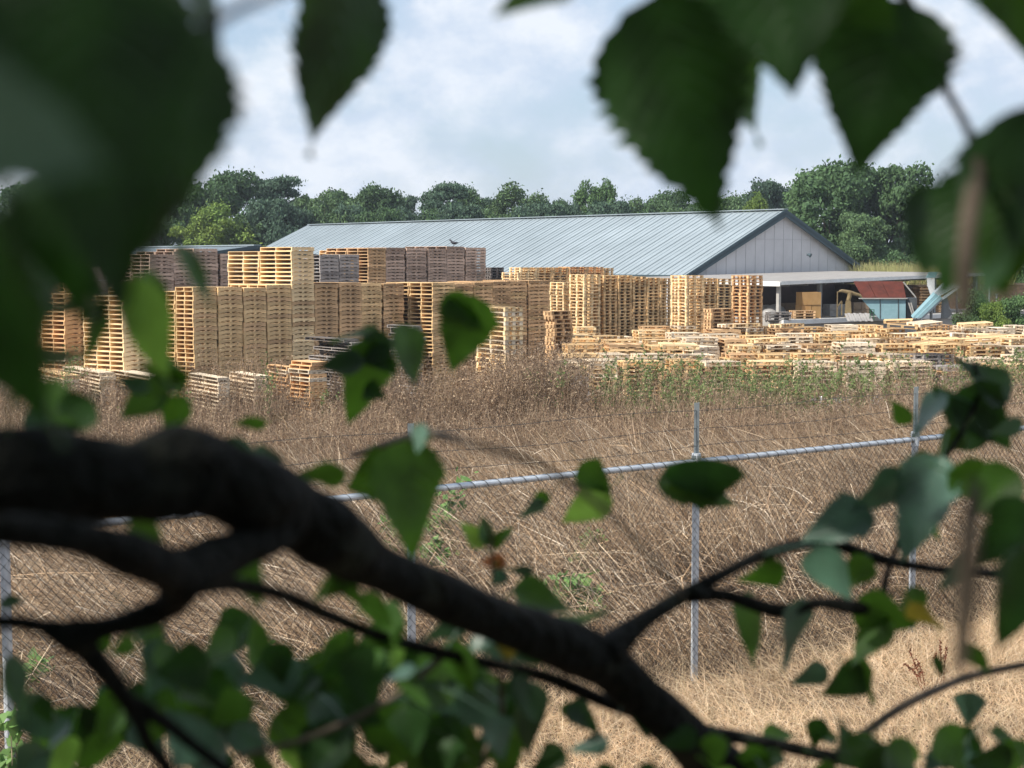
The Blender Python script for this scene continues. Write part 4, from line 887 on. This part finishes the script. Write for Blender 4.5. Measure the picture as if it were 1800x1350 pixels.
# ------------------------------------------------------------------ the near birch tree
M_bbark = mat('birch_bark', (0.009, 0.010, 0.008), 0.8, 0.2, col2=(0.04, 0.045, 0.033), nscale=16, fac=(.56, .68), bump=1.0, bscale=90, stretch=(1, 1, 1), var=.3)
M_pbark = mat('pale_twig_bark', (0.15, 0.12, 0.095), 0.8, 0.2, col2=(0.09, 0.07, 0.05), nscale=20, bump=.3)
def leafmat(name, c, tr, trc, spec=0.5, rough=0.42):
    m = bpy.data.materials.new(name); m.use_nodes = True; t = m.node_tree; n = t.nodes; l = t.links; b = n['Principled BSDF']
    b.inputs['Roughness'].default_value = rough; b.inputs['Specular IOR Level'].default_value = spec
    uv = n.new('ShaderNodeUVMap'); sx = n.new('ShaderNodeSeparateXYZ'); l.new(uv.outputs[0], sx.inputs[0])
    au = n.new('ShaderNodeMath'); au.operation = 'ABSOLUTE'; sb = n.new('ShaderNodeMath'); sb.operation = 'SUBTRACT'; l.new(sx.outputs[0], sb.inputs[0]); sb.inputs[1].default_value = .5; l.new(sb.outputs[0], au.inputs[0])
    m1 = n.new('ShaderNodeMath'); m1.operation = 'MULTIPLY_ADD'; l.new(au.outputs[0], m1.inputs[0]); m1.inputs[1].default_value = -.55; l.new(sx.outputs[1], m1.inputs[2])
    m2 = n.new('ShaderNodeMath'); m2.operation = 'MULTIPLY'; l.new(m1.outputs[0], m2.inputs[0]); m2.inputs[1].default_value = 62
    m3 = n.new('ShaderNodeMath'); m3.operation = 'SINE'; l.new(m2.outputs[0], m3.inputs[0])
    m4 = n.new('ShaderNodeMath'); m4.operation = 'POWER'; m5 = n.new('ShaderNodeMath'); m5.operation = 'MULTIPLY_ADD'; l.new(m3.outputs[0], m5.inputs[0]); m5.inputs[1].default_value = .5; m5.inputs[2].default_value = .5; l.new(m5.outputs[0], m4.inputs[0]); m4.inputs[1].default_value = 7
    mid = n.new('ShaderNodeMath'); mid.operation = 'LESS_THAN'; l.new(au.outputs[0], mid.inputs[0]); mid.inputs[1].default_value = .018
    mxm = n.new('ShaderNodeMath'); mxm.operation = 'MAXIMUM'; l.new(m4.outputs[0], mxm.inputs[0]); l.new(mid.outputs[0], mxm.inputs[1])
    tcn = n.new('ShaderNodeTexCoord'); nz = n.new('ShaderNodeTexNoise'); nz.inputs['Scale'].default_value = 38; nz.inputs['Detail'].default_value = 6; l.new(tcn.outputs['Object'], nz.inputs[0])
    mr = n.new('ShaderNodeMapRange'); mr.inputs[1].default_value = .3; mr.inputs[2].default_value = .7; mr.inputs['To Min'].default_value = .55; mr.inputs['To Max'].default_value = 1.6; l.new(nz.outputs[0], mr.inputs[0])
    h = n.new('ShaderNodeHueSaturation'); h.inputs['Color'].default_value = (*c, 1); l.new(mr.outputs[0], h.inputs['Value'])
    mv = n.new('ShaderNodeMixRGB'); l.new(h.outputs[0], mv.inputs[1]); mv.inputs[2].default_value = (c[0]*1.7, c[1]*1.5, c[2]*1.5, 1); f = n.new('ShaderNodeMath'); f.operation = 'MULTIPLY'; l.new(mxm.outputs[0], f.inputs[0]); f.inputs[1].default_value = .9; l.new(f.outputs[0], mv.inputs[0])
    l.new(mv.outputs[0], b.inputs['Base Color'])
    bn = n.new('ShaderNodeBump'); bn.inputs['Strength'].default_value = .35; bn.inputs['Distance'].default_value = .001; bn.invert = True; l.new(mxm.outputs[0], bn.inputs['Height']); l.new(bn.outputs[0], b.inputs['Normal'])
    trn = n.new('ShaderNodeBsdfTranslucent'); h2 = n.new('ShaderNodeHueSaturation'); h2.inputs['Color'].default_value = (*trc, 1); l.new(mr.outputs[0], h2.inputs['Value']); l.new(h2.outputs[0], trn.inputs[0]); ms = n.new('ShaderNodeMixShader'); ms.inputs[0].default_value = tr
    l.new(b.outputs[0], ms.inputs[1]); l.new(trn.outputs[0], ms.inputs[2]); l.new(ms.outputs[0], n['Material Output'].inputs[0]); return m
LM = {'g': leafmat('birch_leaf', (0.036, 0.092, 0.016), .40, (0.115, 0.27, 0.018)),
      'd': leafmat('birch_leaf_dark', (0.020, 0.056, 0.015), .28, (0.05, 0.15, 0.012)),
      't': leafmat('birch_leaf_glossy_sheen', (0.075, 0.16, 0.115), .2, (0.09, 0.20, 0.07), 1.0, .32),  # bluish sky sheen mixed into the base colour, besides real gloss
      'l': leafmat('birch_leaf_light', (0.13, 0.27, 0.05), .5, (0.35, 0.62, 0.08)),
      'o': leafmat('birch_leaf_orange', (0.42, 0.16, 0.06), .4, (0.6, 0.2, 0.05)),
      'u': leafmat('birch_leaf_pale_sheen', (0.15, 0.235, 0.17), .2, (0.13, 0.24, 0.10), .4, .6),  # sky sheen painted as a paler leaf colour
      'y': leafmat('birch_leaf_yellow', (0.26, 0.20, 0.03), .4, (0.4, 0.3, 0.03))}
tb = Vector((-1.05, 0.35, 0)); birch = empty('birch_tree', tb); BO = Vector(tb)
tag(birch, 'birch tree close to the lens with dark branches and blurred green leaves', 'tree')
BR = []     # sampled branch points for hooking leaves on
def smooth_path(pts, rad, k=5):
    pts = [Vector(p) for p in pts]; o = []; rr = []
    for i in range(len(pts)-1):
        p0, p1, p2, p3 = pts[max(i-1,0)], pts[i], pts[i+1], pts[min(i+2, len(pts)-1)]
        for j in range(k):
            t = j/k; o.append(0.5*((2*p1)+(-p0+p2)*t+(2*p0-5*p1+4*p2-p3)*t*t+(-p0+3*p1-3*p2+p3)*t**3)); rr.append(rad[i]*(1-t)+rad[i+1]*t)
    o.append(pts[-1]); rr.append(rad[-1]); return o, rr
def branch(spec, name='branch', m_=None, hook=True, noise=.07, k=12):
    """spec: (px, py, distance, radius in px)"""
    pts = [P(a[0], a[1], a[2]) for a in spec]; rad = [a[3]*a[2]/F for a in spec]; o, rr = smooth_path(pts, rad, 6)
    f0 = rnd.uniform(0, 6); rr = [r*(1+noise*.7*math.sin(i*.55+f0)+noise*.6*math.sin(i*.23+f0*2)+noise*.25*rnd.uniform(-1, 1)) for i, r in enumerate(rr)]
    m = MB(); m.tube([p-BO for p in o], rr, k, noise=noise*.3)
    ob = m.build(name, m_ or M_bbark, birch, smooth=True)
    if hook: BR.extend(o)
    return ob
m = MB(); o_, r_2 = smooth_path([(0,0,-.2), (0.05,.0,1.4), (-.02,.03,2.8), (0.0,-.02,4.2), (.06,-.05,6.0), (0.0,0,8.2)], [.17,.14,.12,.10,.07,.02]); m.tube(o_, r_2, 16, noise=.03); m.build('trunk', mat('white_birch_bark', (.5,.48,.44), .8, .2, col2=(.06,.05,.045), nscale=6, stretch=(1,1,3), fac=(.5,.62), bump=.4), birch, smooth=True)
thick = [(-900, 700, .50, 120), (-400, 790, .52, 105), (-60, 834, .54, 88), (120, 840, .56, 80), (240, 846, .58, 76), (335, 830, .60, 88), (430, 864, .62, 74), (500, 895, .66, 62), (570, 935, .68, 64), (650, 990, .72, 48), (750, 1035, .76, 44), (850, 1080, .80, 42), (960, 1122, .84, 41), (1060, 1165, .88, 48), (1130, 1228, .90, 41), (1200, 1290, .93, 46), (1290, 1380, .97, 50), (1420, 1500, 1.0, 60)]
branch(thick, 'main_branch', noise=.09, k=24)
branch([(1062, 1150, .87, 30), (1130, 1092, .90, 17), (1200, 1048, .93, 14), (1270, 1010, .95, 11), (1350, 972, .98, 11), (1450, 952, 1.0, 11), (1530, 978, 1.0, 11), (1640, 1000, 1.02, 9), (1760, 1010, 1.05, 9), (1880, 1025, 1.08, 8)])
branch([(1215, 1045, .93, 16), (1280, 1048, .95, 13), (1370, 1074, .96, 14), (1440, 1060, .97, 10), (1510, 1068, .98, 13), (1548, 1052, 1.0, 8), (1562, 1000, 1.02, 6), (1600, 900, 1.04, 5), (1650, 810, 1.06, 5)])
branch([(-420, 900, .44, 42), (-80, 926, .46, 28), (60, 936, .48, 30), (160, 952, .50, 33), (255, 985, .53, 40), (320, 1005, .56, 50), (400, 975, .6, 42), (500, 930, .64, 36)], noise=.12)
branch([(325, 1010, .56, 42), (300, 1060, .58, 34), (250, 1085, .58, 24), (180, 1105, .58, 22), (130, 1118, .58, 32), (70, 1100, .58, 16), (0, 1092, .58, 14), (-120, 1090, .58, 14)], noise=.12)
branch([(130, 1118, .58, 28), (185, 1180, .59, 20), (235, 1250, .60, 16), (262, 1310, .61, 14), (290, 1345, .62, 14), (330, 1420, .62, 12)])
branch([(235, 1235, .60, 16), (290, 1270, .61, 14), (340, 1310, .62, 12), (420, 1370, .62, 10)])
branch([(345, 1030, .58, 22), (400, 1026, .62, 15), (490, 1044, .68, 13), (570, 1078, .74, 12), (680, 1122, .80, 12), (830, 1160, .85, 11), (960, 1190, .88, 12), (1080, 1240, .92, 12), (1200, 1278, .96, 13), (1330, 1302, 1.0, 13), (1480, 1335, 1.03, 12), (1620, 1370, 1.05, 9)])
branch([(1470, 1330, 1.03, 10), (1500, 1305, 1.05, 8), (1570, 1252, 1.08, 8), (1640, 1215, 1.12, 8), (1720, 1185, 1.16, 7), (1820, 1165, 1.2, 6)], m_=M_pbark)
branch([(620, 800, 1.2, 5), (740, 765, 1.0, 10), (820, 778, .62, 5), (900, 800, .6, 6), (960, 822, .6, 6), (1030, 870, .6, 6), (1100, 930, .62, 5), (1150, 990, .64, 4), (1200, 1045, .66, 4)], m_=M_pbark)
branch([(300, 60, .34, 10), (352, 55, .34, 14), (400, 25, .33, 9), (500, -20, .33, 9), (600, -60, .33, 8)])
branch([(1560, -60, .62, 9), (1625, 60, .60, 9), (1660, 150, .60, 8), (1700, 225, .56, 8), (1722, 300, .50, 10), (1712, 340, .46, 15), (1700, 420, .44, 17), (1695, 520, .44, 16), (1690, 560, .44, 6)], m_=M_pbark)
branch([(1716, 850, .36, 12), (1703, 940, .35, 21), (1700, 1020, .35, 21), (1694, 1100, .35, 20), (1686, 1180, .35, 12)], m_=M_pbark)
branch([(-500, -60, .45, 20), (-100, -120, .45, 14), (400, -170, .5, 12), (900, -190, .55, 11), (1400, -170, .6, 10), (1900, -120, .62, 8)], noise=.05)
branch([(780, 1150, .84, 8), (700, 1220, .8, 6), (560, 1290, .78, 5), (420, 1330, .75, 5)], m_=M_pbark)
branch([(1650, 820, 1.06, 5), (1690, 760, 1.08, 5), (1720, 690, 1.1, 4), (1712, 640, 1.1, 4)])
branch([(880, 1185, .86, 6), (880, 1270, .86, 5), (850, 1330, .86, 4), (840, 1420, .86, 4)], m_=M_pbark)
branch([(870, 1080, 1.0, 4), (866, 990, 1.05, 3), (862, 940, 1.05, 3), (845, 905, 1.05, 2)], m_=M_pbark)

nleaf = 0
def leaf(bx, by, tx, ty, wpx, d, mk='g', dd=0.0, fold=.22, curl=.12, petiole=True, parts_=None):
    """petiole end at (bx,by), tip at (tx,ty), apparent width wpx, distance d"""
    A = P(bx, by, d); B_ = P(tx, ty, d+dd); ax = B_-A; L = ax.length; ax.normalize()
    view = ((A+B_)/2-Vector((0,0,CH))).normalized(); wv = ax.cross(view).normalized()
    Wap = wpx*d/F; Wr = max(Wap, .74*L); cosr = min(1, Wap/Wr); tl = math.acos(cosr)*rnd.choice((-1, 1)); tl = max(-1.25, min(1.25, tl))
    if cosr > .97: Wr = Wap; 
    nrm = ax.cross(wv).normalized(); side = (wv*math.cos(tl)+nrm*math.sin(tl)); up = ax.cross(side).normalized()
    nS = 42; cols = (-1, -.5, 0, .5, 1); V = []; UV = []; ph = rnd.uniform(0, 6)
    ti = rnd.randrange(3); tooth = [rnd.uniform(.2, 1.5) for _ in range(nS+1)]; wav = [rnd.uniform(-.05, .05) for _ in range(3)]
    curl = curl*rnd.uniform(-1, 1.3); fold = fold*rnd.uniform(.2, 1.3)
    for i in range(nS+1):
        s = i/nS
        hw = (math.sin(s/.28*math.pi/2)**.5 if s < .28 else (.45*math.cos((s-.28)/.72*math.pi/2)+.55*(1-(s-.28)/.72)**1.15))*.5
        st = 1.0
        if 0 < i < nS: st = 1+((.085, -.02, -.075)[(i+ti) % 3] if tooth[i] > .45 else (.03 if i % 2 else -.04))*tooth[i]*(1+.7*s)
        for c in cols:
            hh = hw*Wr*(st if abs(c) == 1 else 1)*(1+c*wav[0]*2+wav[1]*math.sin(s*9+c))
            z = fold*abs(c)*hw*Wr - curl*L*s*s + .03*L*math.sin(s*7+ph+c*2)*abs(c)
            p = A+ax*(s*L+(.012*L*tooth[i] if (abs(c) == 1 and i % 3 == ti) else 0))+side*(c*hh)+up*z
            V.append(tuple(p-BO)); UV.append((.5+c*.5, s))
    Fc = []
    for i in range(nS):
        for j in range(4):
            k = i*5+j; Fc.append((k, k+1, k+6, k+5))
    me = bpy.data.meshes.new('leaf'); nvb = len(V)
    # petiole to the nearest branch
    back = -ax; pl = [A, A+back*.012+Vector((0,0,.003))]
    if petiole and BR:
        q = min(BR, key=lambda b_: (b_-A).length); dist = (q-A).length
        if .004 < dist < .055: pl = [A, A.lerp(q, .35)+Vector((0,0,.05*dist)), A.lerp(q, .75)+Vector((0,0,.03*dist)), q]
    mb = MB(); mb.tube([p-BO for p in pl], [.0005]*len(pl), 5, cap=False)
    pv = [tuple(v) for v in np.concatenate(mb.v)]; V += pv; Fc += [tuple(i+nvb for i in f) for f in mb.f]; UV += [(.5, 0)]*len(pv)
    me.from_pydata(V, [], Fc); me.materials.append(LM[mk]); ul = me.uv_layers.new(name='UVMap')
    for lp in me.loops: ul.data[lp.index].uv = UV[lp.vertex_index]
    me.polygons.foreach_set('use_smooth', [True]*len(me.polygons)); me.update()
    return me
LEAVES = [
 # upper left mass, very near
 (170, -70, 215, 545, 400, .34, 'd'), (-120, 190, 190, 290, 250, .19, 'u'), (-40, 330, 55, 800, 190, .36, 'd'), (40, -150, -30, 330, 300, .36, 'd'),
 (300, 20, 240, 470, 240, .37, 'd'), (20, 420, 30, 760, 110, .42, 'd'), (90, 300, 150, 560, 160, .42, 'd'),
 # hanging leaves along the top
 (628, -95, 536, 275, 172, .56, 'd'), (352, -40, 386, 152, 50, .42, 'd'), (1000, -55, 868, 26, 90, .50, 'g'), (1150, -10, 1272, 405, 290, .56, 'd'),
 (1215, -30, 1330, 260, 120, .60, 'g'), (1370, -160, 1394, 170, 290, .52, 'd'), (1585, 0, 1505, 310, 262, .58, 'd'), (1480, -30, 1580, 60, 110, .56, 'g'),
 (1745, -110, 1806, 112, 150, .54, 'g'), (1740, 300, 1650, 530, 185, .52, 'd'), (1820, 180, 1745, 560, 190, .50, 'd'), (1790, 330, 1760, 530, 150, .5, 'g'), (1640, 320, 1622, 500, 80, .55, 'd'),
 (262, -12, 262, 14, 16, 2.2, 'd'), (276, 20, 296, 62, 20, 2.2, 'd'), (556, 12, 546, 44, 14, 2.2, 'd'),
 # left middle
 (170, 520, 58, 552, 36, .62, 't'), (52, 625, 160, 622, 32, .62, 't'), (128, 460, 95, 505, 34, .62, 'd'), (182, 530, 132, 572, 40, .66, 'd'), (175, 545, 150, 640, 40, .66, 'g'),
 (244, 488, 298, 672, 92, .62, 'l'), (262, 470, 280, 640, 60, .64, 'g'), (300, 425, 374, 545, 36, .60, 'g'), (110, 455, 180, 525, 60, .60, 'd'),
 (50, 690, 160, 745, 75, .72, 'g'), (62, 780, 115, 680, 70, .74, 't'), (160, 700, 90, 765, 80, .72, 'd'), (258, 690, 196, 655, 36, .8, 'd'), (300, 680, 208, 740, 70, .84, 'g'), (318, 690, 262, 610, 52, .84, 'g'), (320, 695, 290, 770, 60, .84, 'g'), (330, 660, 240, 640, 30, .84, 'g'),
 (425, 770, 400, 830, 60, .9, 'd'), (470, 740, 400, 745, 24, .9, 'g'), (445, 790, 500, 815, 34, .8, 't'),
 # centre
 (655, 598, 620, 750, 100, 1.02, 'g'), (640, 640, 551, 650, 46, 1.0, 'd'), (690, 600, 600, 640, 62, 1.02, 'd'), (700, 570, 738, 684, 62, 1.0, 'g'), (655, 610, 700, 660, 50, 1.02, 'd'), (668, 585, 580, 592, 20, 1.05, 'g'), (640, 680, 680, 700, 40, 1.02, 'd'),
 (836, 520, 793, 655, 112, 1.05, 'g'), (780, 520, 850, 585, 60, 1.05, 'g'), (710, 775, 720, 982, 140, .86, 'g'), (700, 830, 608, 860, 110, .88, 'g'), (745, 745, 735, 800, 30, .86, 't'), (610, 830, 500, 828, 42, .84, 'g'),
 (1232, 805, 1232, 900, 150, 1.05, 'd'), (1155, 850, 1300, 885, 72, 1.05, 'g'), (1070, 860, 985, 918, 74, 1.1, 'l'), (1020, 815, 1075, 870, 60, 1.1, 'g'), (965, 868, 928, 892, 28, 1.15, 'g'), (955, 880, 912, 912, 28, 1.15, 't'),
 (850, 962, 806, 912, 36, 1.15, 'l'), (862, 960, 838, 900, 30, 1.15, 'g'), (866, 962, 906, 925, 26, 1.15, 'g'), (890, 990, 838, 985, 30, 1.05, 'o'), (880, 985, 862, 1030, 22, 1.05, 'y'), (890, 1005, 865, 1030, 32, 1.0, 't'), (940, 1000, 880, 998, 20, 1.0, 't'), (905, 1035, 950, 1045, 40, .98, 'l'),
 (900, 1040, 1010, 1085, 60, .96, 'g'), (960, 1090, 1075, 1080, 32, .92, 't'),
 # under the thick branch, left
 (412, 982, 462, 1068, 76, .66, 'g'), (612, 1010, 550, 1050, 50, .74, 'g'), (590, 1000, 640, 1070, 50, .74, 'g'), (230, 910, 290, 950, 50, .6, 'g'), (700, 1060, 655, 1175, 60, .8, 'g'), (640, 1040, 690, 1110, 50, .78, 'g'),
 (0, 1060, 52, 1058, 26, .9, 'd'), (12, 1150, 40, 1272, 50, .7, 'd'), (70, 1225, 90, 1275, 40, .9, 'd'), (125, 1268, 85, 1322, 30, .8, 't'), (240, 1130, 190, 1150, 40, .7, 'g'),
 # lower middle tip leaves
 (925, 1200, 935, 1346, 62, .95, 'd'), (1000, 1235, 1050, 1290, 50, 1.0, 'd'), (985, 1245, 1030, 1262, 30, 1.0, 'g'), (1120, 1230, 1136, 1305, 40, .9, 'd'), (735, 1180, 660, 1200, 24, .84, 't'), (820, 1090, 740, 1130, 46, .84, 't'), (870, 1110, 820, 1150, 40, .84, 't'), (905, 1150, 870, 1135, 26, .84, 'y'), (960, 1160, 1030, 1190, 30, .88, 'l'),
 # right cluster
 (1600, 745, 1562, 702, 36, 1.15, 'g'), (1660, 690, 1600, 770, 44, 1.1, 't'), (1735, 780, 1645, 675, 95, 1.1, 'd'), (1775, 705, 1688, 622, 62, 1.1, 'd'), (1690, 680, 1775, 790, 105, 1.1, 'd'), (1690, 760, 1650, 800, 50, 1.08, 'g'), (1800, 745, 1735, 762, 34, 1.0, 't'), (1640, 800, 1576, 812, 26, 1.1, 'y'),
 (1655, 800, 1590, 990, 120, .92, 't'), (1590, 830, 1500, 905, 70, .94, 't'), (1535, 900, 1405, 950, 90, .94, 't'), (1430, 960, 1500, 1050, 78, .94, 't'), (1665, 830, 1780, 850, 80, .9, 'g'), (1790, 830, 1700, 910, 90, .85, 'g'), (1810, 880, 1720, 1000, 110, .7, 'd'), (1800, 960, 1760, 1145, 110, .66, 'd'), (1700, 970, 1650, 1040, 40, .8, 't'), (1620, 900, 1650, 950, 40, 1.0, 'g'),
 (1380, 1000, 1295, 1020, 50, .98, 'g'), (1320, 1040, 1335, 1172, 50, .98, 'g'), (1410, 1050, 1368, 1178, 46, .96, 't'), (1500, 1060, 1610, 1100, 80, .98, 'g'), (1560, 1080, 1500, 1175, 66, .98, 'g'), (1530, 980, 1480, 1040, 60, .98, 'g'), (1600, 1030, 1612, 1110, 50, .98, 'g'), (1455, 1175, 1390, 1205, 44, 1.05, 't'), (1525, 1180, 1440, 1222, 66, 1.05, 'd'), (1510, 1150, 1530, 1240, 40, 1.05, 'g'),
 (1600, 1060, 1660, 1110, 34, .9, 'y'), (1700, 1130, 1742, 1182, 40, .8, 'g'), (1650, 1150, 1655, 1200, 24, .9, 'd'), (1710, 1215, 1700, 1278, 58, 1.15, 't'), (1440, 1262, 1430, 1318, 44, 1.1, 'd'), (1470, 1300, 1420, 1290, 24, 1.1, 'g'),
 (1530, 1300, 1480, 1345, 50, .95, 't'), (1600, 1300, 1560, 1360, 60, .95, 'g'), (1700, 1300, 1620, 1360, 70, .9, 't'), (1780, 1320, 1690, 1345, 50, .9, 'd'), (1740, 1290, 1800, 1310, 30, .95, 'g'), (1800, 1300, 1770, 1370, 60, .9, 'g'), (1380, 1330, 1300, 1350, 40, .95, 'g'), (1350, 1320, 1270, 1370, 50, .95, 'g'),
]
rl = random.Random(5)
EXTRA = []
for (x0, y0, x1, y1, n_, s0_, s1_) in ((190, 1120, 480, 1240, 12, 75, 115), (0, 1270, 200, 1400, 8, 90, 130), (330, 1150, 900, 1260, 34, 75, 130), (180, 1240, 900, 1390, 52, 80, 150), (560, 1130, 780, 1230, 10, 60, 95), (1080, 1290, 1260, 1400, 4, 50, 80), (900, 1330, 1200, 1420, 3, 50, 80), (1500, 1310, 1820, 1400, 11, 65, 110), (1230, 1310, 1520, 1400, 9, 55, 90), (640, 1240, 900, 1340, 10, 60, 100)):
    for _ in range(n_):
        x = rl.uniform(x0, x1); y = rl.uniform(y0, y1); L = rl.uniform(s0_, s1_); a = rl.gauss(math.pi/2, .9)
        EXTRA.append((x, y-L*.4, x+math.cos(a)*L, y-L*.4+math.sin(a)*L, L*rl.uniform(.45, .85), rl.uniform(.78, 1.05), rl.choice('gddddgtg' if rl.random() < .7 else 'dgttl')))
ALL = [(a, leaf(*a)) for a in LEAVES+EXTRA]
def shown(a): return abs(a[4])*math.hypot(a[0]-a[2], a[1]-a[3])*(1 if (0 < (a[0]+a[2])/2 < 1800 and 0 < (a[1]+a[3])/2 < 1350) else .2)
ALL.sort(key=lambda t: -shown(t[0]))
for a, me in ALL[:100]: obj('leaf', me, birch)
bm = bmesh.new(); mats = []
for a, me in ALL[100:]:
    mt = me.materials[0]
    if mt not in mats: mats.append(mt)
    n0 = len(bm.faces); bm.from_mesh(me); bm.faces.ensure_lookup_table()
    for f in bm.faces[n0:]: f.material_index = mats.index(mt)
me = bpy.data.meshes.new('small_leaves'); bm.to_mesh(me); bm.free()
for q in mats: me.materials.append(q)
o = obj('small_leaves', me, birch); o['kind'] = 'stuff'
# unseen rest of the crown around the camera, added to shade these leaves
r_ = np.random.default_rng(3); n = 62000
c = r_.normal(size=(n, 3)); c /= np.linalg.norm(c, axis=1)[:, None]; c *= (r_.uniform(0.20, 1, n)**(1/2.2))[:, None]*np.array([2.7, 2.6, 3.0]); c += np.array([-0.5, -0.5, 4.4])
x, y, z = c.T; zr_ = z-CH
inside = (y > -0.12) & (np.abs(x) < 0.36*np.abs(y)+0.14) & (zr_ < 0.20*y+0.16) & (zr_ > -0.40*y-0.16)
fwd = (y > 0) & (zr_ < 0.22*y+.2) & (x > -0.36*y-.16)                 # open air to the right and below
keep = ~inside & ~fwd & ~((y > .9) & (zr_ < 0.25*y+.3)) & (np.linalg.norm(c-np.array([0, 0, CH]), axis=1) > .35) & (z > 1.9)
c = c[keep]; V, Qd = quads_at(c-np.array(BO), r_.normal(size=c.shape)+np.array([0, 0, .8]), r_.uniform(.05, .085, len(c)), r_)
print('crown leaves', len(c))
o = obj('crown', fast_mesh('crown', V, Qd, LM['d']), birch); o['kind'] = 'stuff'
# ------------------------------------------------------------------ air
M_haze = bpy.data.materials.new('haze_air'); M_haze.use_nodes = True; t = M_haze.node_tree; t.nodes.clear()
v = t.nodes.new('ShaderNodeVolumePrincipled'); v.inputs['Color'].default_value = (.80, .88, 1, 1); v.inputs['Density'].default_value = .00032; v.inputs['Anisotropy'].default_value = .2
ou = t.nodes.new('ShaderNodeOutputMaterial'); t.links.new(v.outputs[0], ou.inputs['Volume'])
m = MB(); m.box((0, 1900, 15), (5400, 4400, 40)); tag(m.build('haze', M_haze), 'thin summer haze over the yard', kind='stuff')
print('objects', len(S.objects))
